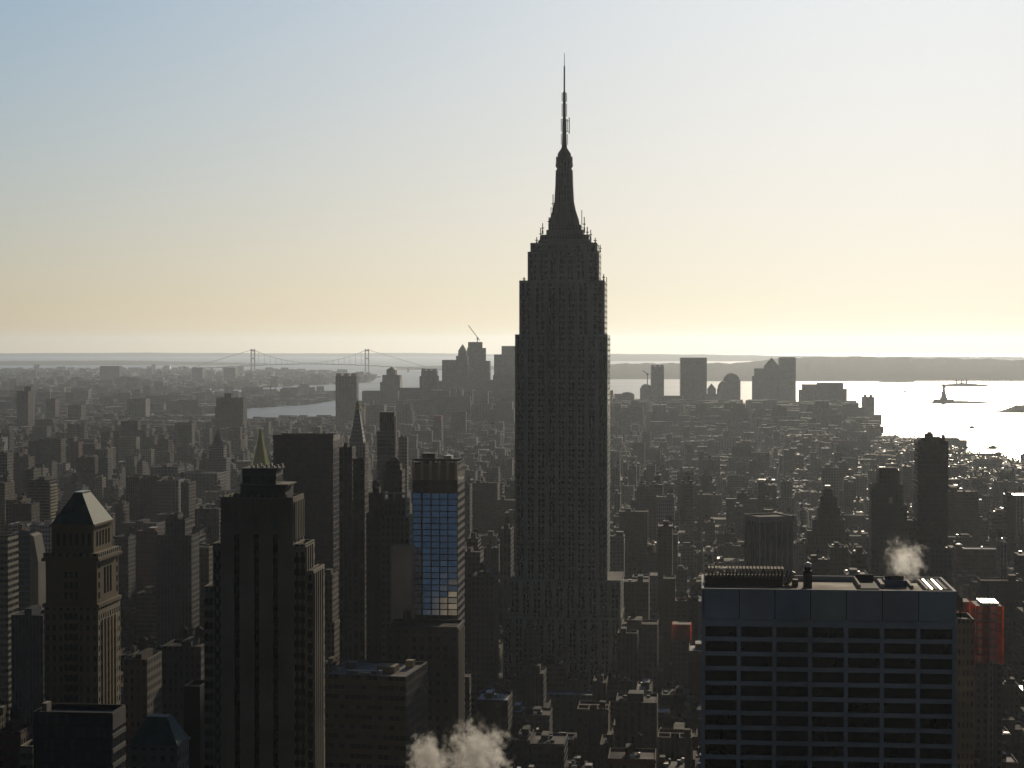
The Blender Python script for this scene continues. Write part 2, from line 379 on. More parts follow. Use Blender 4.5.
esb_block('crown_tier', 574, 598.5, 5, 35, Z(281), Z(252), 4)
esb_block('crown_core', 548.6, 573.9, 5.8, 34, Z(281), Z(248), 6)
esb_block('crown_tier', 529.5, 596.5, 7, 33, Z(252), Z(243), 10)
MX = e.X(562.2); MY = 0.0
def obs(m):
    G = (.15, .18, .17)
    m.box(e.X(537), e.X(590), W(9), W(31), Z(243), Z(240), G, 'strips', 2, 2.2); m.box(e.X(538), e.X(589), W(9.5), W(30.5), Z(240), Z(239), (.30, .31, .30), 'shiny')
    m.box(e.X(540), e.X(588), W(10), W(30), Z(239), Z(234), G, 'strips', 2, 3); m.box(e.X(545), e.X(582), W(11.5), W(28.5), Z(234), Z(229), G, 'plain'); m.box(e.X(547), e.X(580), W(12), W(28), Z(229), Z(224), G, 'strips', 2, 3)
ob = e.p('observation_deck', obs)
q = MB(); q.box(e.X(548), e.X(581), W(8.85), W(9.25), Z(242.4), Z(240.6), (.10, .13, .14), 'blue_glass'); q.build('window_strip', ob)
def mast(m):
    r = .667; C = (.13, .16, .15)
    m.lathe(MX, MY, [(9.6 * r, Z(226)), (8.2 * r, Z(206)), (7.6 * r, Z(166)), (8.8 * r, Z(164)), (8.8 * r, Z(161)), (7.6 * r, Z(160)), (7.6 * r, Z(156)), (7.0 * r, Z(155))], 16, C, 'strips', bay=2.2, st=4)
    m.lathe(MX, MY, [(7.0 * r, Z(155)), (6.6 * r, Z(151)), (4.6 * r, Z(148)), (2.6 * r, Z(145))], 16, C, 'copper')
    P = [(0, Z(226)), (16.0 * r, Z(226)), (14.6 * r, Z(218)), (11.6 * r, Z(209)), (9.8 * r, Z(200)), (8.8 * r, Z(182)), (8.4 * r, Z(168)), (0, Z(168))]
    m.prism([(MX + x, z) for x, z in P], MY - 2.3, MY + 2.3, C); m.prism([(MX - x, z) for x, z in reversed(P)], MY - 2.3, MY + 2.3, C)
    P2 = [(x * .8, z) for x, z in P]
    for s in (-1, 1):                                # front and back buttress wings
        for (a, b) in zip(P2[1:-1], P2[2:-1]):
            m.box(MX - 2.2, MX + 2.2, min(MY, MY + s * (a[0] + b[0]) / 2), max(MY, MY + s * (a[0] + b[0]) / 2), a[1], b[1], C)
    for k in range(8):
        a = k * math.pi / 4 + .39; m.box(MX + 8.3 * r * math.cos(a) - .35, MX + 8.3 * r * math.cos(a) + .35, MY + 8.3 * r * math.sin(a) - .35, MY + 8.3 * r * math.sin(a) + .35, Z(164), Z(154.5), C)
e.p('mooring_mast', mast)
def ant(m):
    C = (.07, .07, .072)
    m.lathe(MX, MY, [(1.9, Z(145)), (1.5, Z(140)), (1.3, Z(116)), (1.0, Z(115)), (.95, Z(89)), (.55, Z(88)), (.5, Z(63)), (.22, Z(62)), (.16, Z(49))], 8, C)
    for k in range(24):
        z = Z(141) + k * (Z(88.5) - Z(141)) / 24; R_ = 2.3 if k < 12 else 1.7
        if k % 7 == 5: continue
        for j in range(4):
            a = j * math.pi / 2 + .5; m.bar((MX, MY, z), (MX + R_ * math.cos(a), MY + R_ * math.sin(a), z), .22, C)
            m.bar((MX + R_ * math.cos(a), MY + R_ * math.sin(a), z - .7), (MX + R_ * math.cos(a), MY + R_ * math.sin(a), z + .7), .2, C)
an = e.p('antenna', ant)
def rods(m):
    m.bar((MX + 3.3, MY, Z(131)), (MX + 3.3, MY, Z(114.5)), .32, DARK); m.bar((MX, MY, Z(129)), (MX + 3.3, MY, Z(129)), .2, DARK); m.bar((MX, MY, Z(118)), (MX + 3.3, MY, Z(118)), .2, DARK)
part('side_antenna', an, rods)
for (px, yb, yt, r) in [(551.5, 214, 193, .3), (549.5, 222, 206, .25), (547.5, 226, 216, .4), (541, 233, 222, .3), (539, 240, 227, .3), (583, 232, 216, .3), (580.5, 224, 209, .25), (586, 238, 226, .35), (589.5, 240, 229, .3), (535, 243, 236, .3), (594, 243, 237, .3), (523, 281, 276.5, .3), (603, 281, 274, .35), (599, 252, 244, .3), (606, 282, 277, .25)]:
    m = MB(); x = e.X(px); yy = -6.0 if yt < 250 else W(8); m.bar((x, yy, Z(yb)), (x, yy, Z(yt)), r, DARK)
    if r >= .3: m.bar((x - 1, yy, Z(yt + (yb - yt) * .45)), (x + 1, yy, Z(yt + (yb - yt) * .45)), r, DARK); m.box(x - .5, x + .5, yy - .5, yy + .5, Z(yb), Z(yb - (yb - yt) * .35), DARK)
    m.build('whip_antenna', e.o)

# ------------------------------------------------------------------ white grid office tower, bottom right
a = B('office_tower', 'broad white stone office tower with a grid of long dark windows and rooftop plant', 'office tower', 702, 957.5, 588.5, 500, 31, mark='the white grid office tower')
hw = a.w / 2; y0 = a.y0; H = a.h
NB, RZ = 7, 14.8 / 3.9
rows = [a.Z(631.2 + 14.75 * k) for k in range(44)]
rows = [z for z in rows if z > 8]
xs = [-hw + .45 + k * (2 * hw - .9) / NB for k in range(NB + 1)]
def awall(m):
    m.box(-hw, hw, y0 + .8, -y0, 0, H - 7.55, WHITE, 'plain', notop=True)
    m.shell(-hw, hw, y0 + .5, -y0, H - 7.55, H, WHITE, 'plain', 9, 4, par=1.2, th=.6)
    for x in xs: m.box(x - .5, x + .5, y0, y0 + .79, 0, H - 7.62, WHITE)
    zt = H - 8.9
    for k in range(NB):                               # blank panels of the crown, a joint between each
        wk = tuple(q_ * rw.uniform(.80, .95) for q_ in WHITE); m.box(xs[k] + .22, xs[k + 1] - .22, y0 + .12, y0 + .495, H - 7.6, H - .3, wk, bottom=True); m.box(xs[k] + .02, xs[k] + .2, y0 + .35, y0 + .497, H - 7.6, H - .3, DARK)
        for z in rows: m.box(xs[k] + .51, xs[k + 1] - .51, y0 + .15, y0 + .79, z + 1.35, z + 2.45, WHITE, bottom=True)
        m.box(xs[k] + .51, xs[k + 1] - .51, y0 + .15, y0 + .79, rows[0] + 2.46, rows[0] + 2.95, WHITE)
rw = random.Random(5)
aw = a.p('wall', awall)
mm = MB()
for i, z in enumerate(rows):
    for k in range(NB):
        q = MB() if i < 11 else mm
        cc = rw.choice([(.006, .006, .007), (.008, .007, .007), (.014, .011, .009), (.006, .005, .005)])
        q.box(xs[k] + .52, xs[k + 1] - .52, y0 + .62, y0 + .78, z - 1.4, z + 1.34, cc, 'glass')
        for j in range(1, 6):
            if rw.random() < .6: x = xs[k] + .44 + j * (xs[k + 1] - xs[k] - .88) / 6; q.box(x - .06, x + .06, y0 + .58, y0 + .615, z - 1.4, z + 1.34, (.016, .014, .012))
        if i < 11: q.build('window', a.o)
tag(mm.build('window', a.o), kind='stuff')
ar = a.p('roof', lambda m: m.sheet(-hw + .6, hw - .6, y0 + 1.1, -y0 - .6, H - 1.2, (.20, .16, .11)))
zr = H - 1.2
def fins(m):
    m.box(a.X(706), a.X(787), 1, 9, zr, zr + 2.2, (.07, .06, .05), 'plain')
    for k in range(22):
        x = a.X(710) + k * (a.X(787) - a.X(710)) / 21
        m.box(x - .14, x + .14, .7, 9.3, zr + 2.0, zr + 4.2, (.24, .17, .10)); m.box(x - .3, x + .3, 2, 8, zr + 4.2, zr + 4.45, (.16, .12, .07))
a.p('cooling_tower', fins)
def ducts(m):
    for (p0, y_, p1, y1_, r) in [(789, 2, 793, 6, .5), (791, 1, 796, 3, .4), (793, 5, 799, 5, .55)]:
        m.bar((a.X(p0), y_, zr + .4), (a.X(p1), y1_, zr + 3.4), r, (.3, .26, .2), 'shiny', 8)
    m.box(a.X(797), a.X(803), 2, 5, zr, zr + 1.6, (.25, .2, .14))
a.p('duct', ducts)
def stack(m):
    m.box(a.X(808), a.X(816.5), -2, 1.2, zr, zr + 4.4, (.03, .03, .04)); m.lathe(a.X(812), -.4, [(.9, zr + 4.4), (.8, zr + 5.4)], 10, DARK); m.lathe(a.X(812.5), -.4, [(1.0, zr + 5.4), (1.0, zr + 6.2), (.3, zr + 6.6)], 10, SILVER, 'shiny')
a.p('vent_stack', stack)
def well(m):
    m.box(a.X(866), a.X(885), -4, 13, zr + .1, zr + .35, BLACK)
    m.box(a.X(864), a.X(866), -4, 13, zr, zr + 1.3, (.35, .3, .22)); m.box(a.X(866), a.X(885), 13, 13.6, zr, zr + 2, DARK)
a.p('roof_well', well)
def unit(m):
    m.box(a.X(893), a.X(916), 3, 9, zr, zr + 1.6, (.10, .14, .22)); m.box(a.X(888), a.X(892), 0, 12, zr, zr + 1.0, (.42, .38, .3)); m.box(a.X(918), a.X(921), -1, 12, zr, zr + .8, (.42, .38, .3))
    m.lathe(a.X(900), 6, [(1.5, zr + 1.6), (1.5, zr + 2.3)], 14, DARK, cap=False); m.lathe(a.X(908), 6, [(1.5, zr + 1.6), (1.5, zr + 2.3)], 14, DARK, cap=False)
a.p('steam_vent', unit)
def skyl(m):
    for k in range(5):
        x = a.X(931 + k * 4.6); m.box(x, x + .55, -8, 13, zr, zr + .9, (.48, .45, .38), 'shiny' if k % 2 else 'plain')
    m.box(a.X(951.2), a.X(952), -9, 13.5, zr, zr + 1, (.45, .42, .36))
a.p('skylight', skyl)

# ------------------------------------------------------------------ limestone slab tower with three dark slots
b = B('stone_tower', 'stepped limestone tower with three long black vertical slots on its face', 'tower', 220, 292.5, 497, 600, 17, mark='the three-slot stone tower')
SL = (.25, .215, .155)
y0 = b.y0
def bw(m):
    sx = [(233, 239), (253, 258.5), (272, 277.5)]
    zt, zs = b.Z(497), b.Z(534)
    m.box(b.X(220), b.X(292.5), y0 + 1.2, -y0, 0, zs, SL, 'masonry', 5, 3.7, notop=True)
    m.shell(b.X(220), b.X(292.5), y0 + .4, -y0, zs, zt, SL, 'plain', 5, 4)
    e0 = [220] + [q for s in sx for q in s] + [292.5]
    for k in range(0, 8, 2): m.box(b.X(e0[k]), b.X(e0[k + 1]), y0, y0 + 1.19, 0, zs, SL)
    m.box(b.X(220), b.X(292.5), y0, y0 + .395, zs, b.Z(524), SL); m.box(b.X(219.6), b.X(293), y0 - .25, y0 + .39, b.Z(523.5), b.Z(522), SL, bottom=True)
    for k in range(26):                              # fluted crown
        x = b.X(222 + k * 2.7); m.box(x, x + .42, y0 - .12, y0 + .39, b.Z(521.8), b.Z(499), SL)
    for s in sx:                                      # stepped heads over the slots
        c = (s[0] + s[1]) / 2
        m.box(b.X(c - 2.2), b.X(c + 2.2), y0 - .3, y0 - .13, b.Z(530), b.Z(516), (.20, .19, .16)); m.box(b.X(c - 1.1), b.X(c + 1.1), y0 - .45, y0 - .31, b.Z(526), b.Z(511), (.20, .19, .16))
    for k in range(6): y = y0 + 2 + k * 2.5; m.box(b.X(292.5) + .002, b.X(292.5) + .45, y, y + 1.1, b.Z(540), b.Z(502), (.19, .175, .14))
w_ = b.p('wall', bw)
for (p0, p1) in [(233, 239), (253, 258.5), (272, 277.5)]:
    q = MB(); q.box(b.X(p0) + .03, b.X(p1) - .03, y0 + 1.0, y0 + 1.19, 0, b.Z(534.2), (.03, .03, .03), 'esb_window', .9, 3.7); q.build('window_strip', b.o)
b.p('roof', lambda m: m.sheet(b.X(220) + .5, b.X(292.5) - .5, y0 + .9, -y0 - .5, b.Z(497) - 1.1, ROOFC))
def pent(m):
    m.box(b.X(238), b.X(283), y0 + 3, 6.5, b.Z(497) - 1.1, b.Z(486), (.07, .07, .075)); m.box(b.X(237), b.X(286), y0 + 2.6, 7, b.Z(486), b.Z(484.6), (.2, .18, .14)); m.box(b.X(239), b.X(273), y0 + 4, 6, b.Z(484.6), b.Z(470), (.06, .065, .08), 'ribbon', 3, 4)
    m.box(b.X(238), b.X(275), y0 + 3.7, 6.4, b.Z(470), b.Z(468.8), (.10, .095, .085))
    for k in range(9): x = b.X(247 + k * 3.6); m.box(x, x + .55, y0 + 5 + (k % 3), y0 + 6.2 + (k % 3), b.Z(468.8), b.Z(466.5 - (k * 7 % 3)), (.28, .25, .2), 'shiny')
    for k in range(10): x = b.X(222 + k * 7); m.box(x, x + .5, y0 + .3, y0 + .9, b.Z(497), b.Z(495.4 - k % 2), (.25, .22, .18))
b.p('penthouse', pent)
for (p0, p1, yt, ya, yb_) in [(292.6, 303.5, 544, 2, 17), (303.6, 310.5, 571, 4, 22), (210.5, 219.9, 544, 2, 20), (200, 210.4, 588, 4, 28)]:
    w2 = b.p('shoulder', lambda m: m.shell(b.X(p0), b.X(p1), y0 + ya, y0 + yb_, 0, b.Z(yt), SL, 'masonry', 1.9, 3.7))
    part('roof', w2, lambda m: m.sheet(b.X(p0) + .5, b.X(p1) - .5, y0 + ya + .5, y0 + yb_ - .5, b.Z(yt) - 1.1, ROOFC))
    if p0 > 250:
        for k in range(int((yb_ - ya) // 3.2)):
            m = MB(); y = y0 + ya + .6 + k * 3.2; m.box(b.X(p1) + .002, b.X(p1) + .4, y, y + 1.2, 0, b.Z(yt + 3), (.20, .18, .145)); m.build('pier', w2)
    for kx in range(2 if p1 - p0 > 10 else 1):       # dark paired windows on the north face
        for kz in range(18):
            z = b.Z(yt) - 5 - kz * 3.7
            if z < 95: break
            q = MB(); x = b.X(p0) + (kx + .5) * (b.X(p1) - b.X(p0)) / (2 if p1 - p0 > 10 else 1); q.box(x - .75, x + .75, y0 + ya - .06, y0 + ya - .002, z - 1, z + 1, (.012, .012, .014), 'glass'); q.build('window', w2)

# ------------------------------------------------------------------ pyramid-roofed masonry tower on the left
c = B('pyramid_tower', 'ornate masonry tower with a steep green pyramid roof, sunlit on its right side', 'tower', 43, 97, 607, 700, 27, mark='the green pyramid tower')
CW = (.19, .148, .09); y0 = c.y0; hx = c.w / 2
def inset(f): return -hx + f, hx - f, y0 + f, -y0 - f
z1, z2, z3, z4, z5 = c.Z(607), c.Z(561), c.Z(553), c.Z(527), c.Z(495)
cw = c.p('wall', lambda m: (m.box(-hx, hx, y0, -y0, 0, z1, CW, 'masonry', 2.6, 3.7), m.box(-hx - .5, hx + .5, y0 - .5, -y0 + .5, z1 - .1, z1 + 1.2, CW, bottom=True)))
f = .5
cm = c.p('middle_storeys', lambda m: (m.box(*inset(f), z1 + 1.2, z2, CW, 'plain'), m.box(*inset(-.7), z2, z2 + 1.0, CW, bottom=True), m.box(*inset(-.2), z2 + 1.0, z3, CW, 'masonry', 2.6, 3)))
cu = c.p('upper_storeys', lambda m: (m.box(*inset(2.2), z3, z4, CW, 'plain'), m.box(*inset(1.5), z4, z4 + .8, CW, bottom=True)))
c.p('pyramid_roof', lambda m: m.hip(*inset(2.0), z4 + .8, z5, (.028, .09, .07), 'copper', 3.0, 9.5))
part('ridge_cap', c.o, lambda m: m.box(-1.7, 1.7, -5, 5, z5, z5 + .5, (.3, .28, .2), 'shiny'))
for k in range(5):                                    # tall openings, west (right) and north faces
    y = y0 + 6.5 + k * 3.5
    if k in (1, 2, 3): q = MB(); q.box(hx - f + .002, hx - f + .06, y - .9, y + .9, z1 + 4, z2 - 3, (.012, .012, .013), 'glass'); q.build('window', cm)
    q = MB(); q.box(hx - 2.2 + .002, hx - 2.2 + .06, y - .8, y + .8, z3 + 2, z4 - 2, (.012, .012, .013), 'glass'); q.build('window', cu)
    q = MB(); q.box(hx + .002, hx + .3, y0 + 5 + k * 3.9, y0 + 6.2 + k * 3.9, 0, z1 - 5, (.34, .27, .17)); q.build('pier', cw)  # west piers coloured paler than the wall to boost its sunlit look
for k in range(4):
    for s in (1.8, -1.8 + 2 * 13.5 - 1.8):
        q = MB(); q.box(hx - f + .002, hx - f + .06, y0 + f + s + 0.2, y0 + f + s + 1.5, z1 + 3 + k * 3.6, z1 + 5.2 + k * 3.6, BLACK, 'glass'); q.build('window', cm)
for r_ in range(22):                                 # the dark middle bay of the north face
    z = z2 - 5 - r_ * 3.7
    if abs(z - z1) < 2.6 or z < 105: continue
    for k in (-1, 0, 1):
        q = MB(); yy = y0 + (f if z > z1 else 0); q.box(k * 1.9 - .65, k * 1.9 + .65, yy - .06, yy - .002, z - 1.1, z + 1.1, (.012, .012, .014), 'glass'); q.build('window', cm if z > z1 else cw)
for k in range(6): q = MB(); q.box(-hx + 4 + k * 2.3, -hx + 5.2 + k * 2.3, y0 + 2.2 - .06, y0 + 2.2 - .002, z3 + 2.5, z4 - 2.4, BLACK, 'glass'); q.build('window', cu)
# ------------------------------------------------------------------ blue glass tower and its neighbours in the middle
g = B('glass_tower', 'slender tower clad in a grid of bright blue glass with a finned crown', 'tower', 412, 457.5, 459, 860, 26, mark='the blue glass tower')
y0 = g.y0; gh = g.h; hw = g.w / 2
zt = g.Z(493)
gw = g.p('wall', lambda m: (m.shell(-hw, hw, y0 + .6, -y0, 0, gh - 1.5, (.055, .055, .06), 'ribbon', 3, 3.4, par=2), m.sheet(-hw + .5, hw - .5, y0 + 1.2, -y0 - .5, gh - 3.4, (.2, .19, .18))))
def gcrown(m):
    for k in range(6):
        x = -hw + .6 + k * (2 * hw - 1.2) / 5; m.box(x - .55, x + .55, y0 - .4, y0 + .59, g.Z(480), gh - 1, (.6, .48, .34))
    for k in range(5):
        x = -hw + .6 + (k + .5) * (2 * hw - 1.2) / 5; m.box(x - 1.3, x + 1.3, y0 + .1, y0 + .59, g.Z(480), gh - 2.2, (.32, .25, .17))
    m.box(-hw, hw, y0 - .45, y0 + .2, gh - .9, gh + .2, (.10, .10, .11)); m.box(-hw + 3, -hw + 9, -4, 3, gh - 3.3, gh + 2, (.14, .13, .12)); m.box(3, 6, -2, 5, gh - 3.3, gh + .9, (.3, .28, .25), 'shiny')
g.p('crown', gcrown)
px_c = [(412.8, 420.6), (422.6, 430.2), (431.6, 438.8), (440, 447), (448.2, 456.8)]
for i in range(2):
    for (p0, p1) in px_c: q = MB(); q.box(g.X(p0) + .3, g.X(p1) - .3, y0 + .5, y0 + .598, g.Z(486.3 + 5.8 * i), g.Z(482.4 + 5.8 * i), BLACK, 'glass'); q.build('louver', g.o)
for i in range(20):
    for (p0, p1) in px_c:
        q = MB(); zz = g.Z(498.4 + 6.12 * i); k = rw.uniform(.72, 1.0); a0, a1, c_ = g.X(p0), g.X(p1), (.93 * k, .95 * k, .99 * min(1, k)); yb_, yt_ = y0 + .12, y0 + .56 + rw.uniform(-.04, .03)   # each pane leans back a little and mirrors the sky
        q.face([(a0, yb_, zz), (a1, yb_, zz), (a1, yt_, zz + 2.2), (a0, yt_, zz + 2.2)], 'blue_glass', c_); q.face([(a0, y0 + .598, zz), (a1, y0 + .598, zz), (a1, yb_, zz), (a0, yb_, zz)], 'plain', DARK)
        q.face([(a0, y0 + .598, zz), (a0, yb_, zz), (a0, yt_, zz + 2.2)], 'plain', DARK); q.face([(a1, yb_, zz), (a1, y0 + .598, zz), (a1, yt_, zz + 2.2)], 'plain', DARK); q.build('window', g.o)

gb = B('masonry_block', 'dark masonry block with a sunlit right edge directly below the blue glass tower', 'building', 386, 457.5, 626, 820, 22)
l = tiers(gb, [(386, 457.5, 626)], 'masonry', (.085, .08, .07), 3.2, 3.7); tank(gb.o, -8, 0, gb.h - 1.1, .8)
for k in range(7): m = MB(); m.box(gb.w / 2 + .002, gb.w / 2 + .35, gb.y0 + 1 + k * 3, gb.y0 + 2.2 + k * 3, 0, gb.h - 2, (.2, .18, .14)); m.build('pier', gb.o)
gb.p('cornice', lambda m: m.box(-gb.w / 2 - .6, gb.w / 2 + .6, gb.y0 - .6, gb.y0 - .003, gb.h - 2, gb.h - .8, (.09, .085, .075), bottom=True))

hb = B('apartment_tower', 'narrow tower with a blank beige wall beside the blue glass tower', 'tower', 391, 411, 547, 846, 11)
tiers(hb, [(391, 411, 547)], 'plain', (.50, .43, .34))
hb2 = B('apartment_tower', 'pale framed apartment tower rising behind the blank beige wall', 'tower', 381, 409, 517, 905, 16)
tiers(hb2, [(381, 409, 517), (383, 405, 500)], 'masonry', (.17, .16, .14), 2.2, 3.3, inset=1.5)
def frame(m):
    for px in (383.5, 393, 404.5): m.box(hb2.X(px) - .3, hb2.X(px) + .3, hb2.y0 + 2, hb2.y0 + 2.6, hb2.Z(500), hb2.Z(494.5), (.45, .43, .4))
    m.box(hb2.X(383), hb2.X(405), hb2.y0 + 1.9, hb2.y0 + 2.7, hb2.Z(494.5), hb2.Z(493), (.45, .43, .4))
hb2.p('roof_frame', frame)

fb = B('office_block', 'low banded office block with a pale gravel roof right of the three-slot tower', 'office block', 322, 405, 674, 750, 36, rot=math.radians(11), mark='the banded office block')
fx = fb.w / 2
fb.p('wall', lambda m: m.shell(-fx, fx, fb.y0, -fb.y0, 0, fb.h, (.085, .075, .055), 'ribbon', 2.2, 3.8, par=.9))
fb.p('roof', lambda m: m.sheet(-fx + .5, fx - .5, fb.y0 + .5, -fb.y0 - .5, fb.h - .9, (.17, .16, .15)))
for k in range(17):
    z = fb.h - 3.0 - k * 3.8
    if z < 60: break
    q = MB(); q.box(-fx - .25, fx + .25, fb.y0 - .3, fb.y0 - .003, z, z + 1.2, (.10, .09, .06), bottom=True); q.build('spandrel', fb.o)
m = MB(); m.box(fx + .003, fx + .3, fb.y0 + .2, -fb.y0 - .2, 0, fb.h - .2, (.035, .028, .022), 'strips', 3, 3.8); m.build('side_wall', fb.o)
for (x0_, x1_, ya_, yb_, hh_, c_, mt_) in [(2, 9, -6, 2, 1.6, (.28, .2, .12), 'plain'), (-4, 1, -12, -9, .1, (.35, .32, .27), 'shiny'), (10, 13, 8, 12, 1.9, (.36, .3, .2), 'shiny'), (-13, -9, 2, 7, 1.4, (.1, .1, .1), 'plain'), (-9, 3, -10.3, -9.8, .5, (.2, .2, .2), 'shiny'), (4, 5.5, -12, -10, .9, (.3, .28, .25), 'shiny'), (-14, -12.5, -8, -6, .8, (.3, .28, .25), 'plain')]:
    fb.p('roof_unit', lambda m: m.box(x0_, x1_, ya_, yb_, fb.h - .9, fb.h + hh_, c_, mt_))

bs = B('black_tower', 'big plain black slab tower behind the three-slot stone tower', 'tower', 273, 333, 435, 1300, 26, mark='the black slab tower')
tiers(bs, [(273, 333, 435)], 'curtain', (.05, .047, .045), 2.0, 3.6)
bs.p('cornice', lambda m: m.box(-bs.w / 2 - .3, bs.w / 2 + .3, bs.y0 - .3, bs.y0 - .003, bs.h - 2.5, bs.h + .2, (.045, .04, .04), bottom=True))
for k in range(20): m = MB(); x = -bs.w / 2 + 1 + k * (bs.w - 2) / 19; m.box(x - .22, x + .22, bs.y0 - .5, bs.y0 - .31, 40, bs.h - 2.6, (.05, .045, .045)); m.build('pier', bs.o)

blackbox = B('black_office', 'flat topped black office building in the bottom left corner', 'office building', 31.5, 110.5, 711.5, 550, 13, mark='the black office building')
def bbw(m):
    m.shell(-blackbox.w / 2, blackbox.w / 2, blackbox.y0, -blackbox.y0, 0, blackbox.h, (.02, .02, .024), 'curtain', 1.5, 3.6, par=1.2)
blackbox.p('wall', bbw); blackbox.p('roof', lambda m: m.sheet(-blackbox.w / 2 + .5, blackbox.w / 2 - .5, blackbox.y0 + .5, -blackbox.y0 - .5, blackbox.h - 1.2, (.04, .045, .055)))
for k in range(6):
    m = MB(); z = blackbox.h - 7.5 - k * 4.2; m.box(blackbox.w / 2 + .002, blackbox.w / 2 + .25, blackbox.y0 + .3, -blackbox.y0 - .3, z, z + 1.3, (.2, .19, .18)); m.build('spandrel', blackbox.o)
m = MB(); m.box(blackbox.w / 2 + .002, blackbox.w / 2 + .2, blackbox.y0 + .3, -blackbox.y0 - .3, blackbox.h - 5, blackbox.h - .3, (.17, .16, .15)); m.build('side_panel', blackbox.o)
m = MB(); m.box(-blackbox.w / 2 + 1, -blackbox.w / 2 + 2.4, -2, 2, blackbox.h - 1.2, blackbox.h + 1.5, (.3, .27, .22)); m.build('vent', blackbox.o)

gr = B('copper_roof_building', 'small building with a flat topped green copper hip roof beside the black office', 'building', 128, 176, 747, 620, 14)
gx = gr.w / 2
gr.p('wall', lambda m: (m.box(-gx, gx, gr.y0, -gr.y0, 0, gr.h, (.14, .13, .115), 'masonry', 3, 3.8), m.box(-gx - .5, gx + .5, gr.y0 - .5, -gr.y0 + .5, gr.h, gr.h + .8, (.14, .13, .115), bottom=True)))
gr.p('roof', lambda m: m.hip(-gx, gx, gr.y0, -gr.y0, gr.h + .8, gr.Z(719), (.05, .10, .105), 'copper', gx * 2 * .42, 5))

def simple(name, label, cat, tl, d, depth, mat, col, bay=3, st=3.6, rot=TH, mark=None, group=None, inset=1.5, tanks=0, roof=ROOFC, bulk=True, par=1.1):
    p0, p1, yt = tl[0]
    q = B(name, label, cat, p0, p1, tl[-1][2], d, depth, rot, group, mark)
    L = tiers(q, tl, mat, col, bay, st, roof, par, inset)
    x0, x1, ya, yb, zz = L
    if bulk and x1 - x0 > 7 and yb - ya > 7:
        r = random.Random(int(p0 * 10)); bw_ = (x1 - x0) * r.uniform(.2, .4); bx = r.uniform(x0 + 1, x1 - bw_ - 1)
        m = MB(); m.box(bx, bx + bw_, ya + 2.5, yb - 2, zz - par, zz + r.uniform(1.5, 3), (col[0] * .8, col[1] * .8, col[2] * .8), 'plain', top=roof, tmat='roof'); m.build('bulkhead', q.o)
    for k in range(tanks): tank(q.o, x0 + (x1 - x0) * (.3 + .4 * k), yb - 3, zz - par, .9)
    q.top = L
    return q
def cap_hip(q, ytop, col, mat, name='spire', n=0, rx=0, ry=0):
    x0, x1, ya, yb, zz = q.top
    return q.p(name, lambda m: m.hip(x0 - .3, x1 + .3, ya - .3, yb + .3, zz + .002, q.Z(ytop), col, mat, rx, ry))

# towers in the middle distance
q = simple('setback_tower', 'dark slim tower with a pale side just right of the black slab', 'tower', [(339, 352, 447)], 1180, 12, 'strips', (.06, .055, .05))
q = simple('setback_tower', 'second dark slim tower, lower, in front of the clock tower spire', 'tower', [(352.8, 364.5, 458.5)], 1120, 13, 'strips', (.055, .05, .045))
q = B('crowned_tower', 'slender glass tower with a dark lantern top and a sunlit right edge', 'tower', 377, 394.5, 431, 1700, 15, mark='the lantern topped tower')
tiers(q, [(377, 394.5, 431)], 'ribbon', (.12, .115, .11), 2.5, 3.6)
q.p('lantern', lambda m: (m.box(q.X(379.5), q.X(394), q.y0 + .5, -q.y0 - .5, q.h - 1, q.Z(413), (.10, .07, .05), 'strips', 2, 6), m.box(q.X(379), q.X(394.4), q.y0, -q.y0, q.Z(413), q.Z(412), (.12, .09, .07), bottom=True)))
q.p('sunlit_edge', lambda m: m.box(q.X(394.5) + .002, q.X(395.6), q.y0, q.y0 + 4, 0, q.Z(416), (.3, .27, .22)))  # added pale strip, its colour stands in for sun on the right edge
q = simple('domed_tower', 'dark masonry tower with a rounded stepped head left of the blue glass tower', 'tower', [(383, 402, 470), (385, 399.5, 464)], 1250, 13, 'masonry', (.07, .06, .05), 2.4, 3.5, bulk=False)
x0, x1, ya, yb, zz = q.top; q.p('dome', lambda m: m.lathe((x0 + x1) / 2, 0, [(4.8, zz - 1), (4.4, zz + 1.5), (3.0, zz + 3.2), (1.2, zz + 4.2), (.2, zz + 4.4)], 14, (.08, .07, .06)))
simple('tan_tower', 'thin tan apartment tower behind the rounded dark head', 'tower', [(398.5, 407, 437)], 2100, 10, 'masonry', (.2, .16, .13), tanks=0)
simple('masonry_block', 'dark stepped building squeezed between slim towers and the pale framed tower', 'building', [(366, 385, 513), (368, 384, 493)], 1050, 14, 'masonry', (.08, .07, .06), tanks=1)
# gold pyramid
q = B('gold_roof_tower', 'pale stone tower with a gilded pyramid spire behind the stone tower', 'tower', 248, 268, 466, 1900, 20, mark='the gold pyramid')
tiers(q, [(240, 277, 480), (246, 270, 466)], 'masonry', STONE, 3, 3.6, inset=2)
q.p('pyramid_roof', lambda m: m.lathe(q.X(258), 0, [(q.X(267.5) - q.X(258), q.h - .5), (q.X(262) - q.X(258), q.Z(444)), (q.X(259.6) - q.X(258), q.Z(433))], 8, (.7, .45, .12), 'gold'))
q.p('lantern', lambda m: m.lathe(q.X(258), 0, [(1.9, q.Z(433.5)), (1.7, q.Z(430.5)), (.3, q.Z(429)), (.15, q.Z(425.5))], 8, (.6, .4, .12), 'gold'))
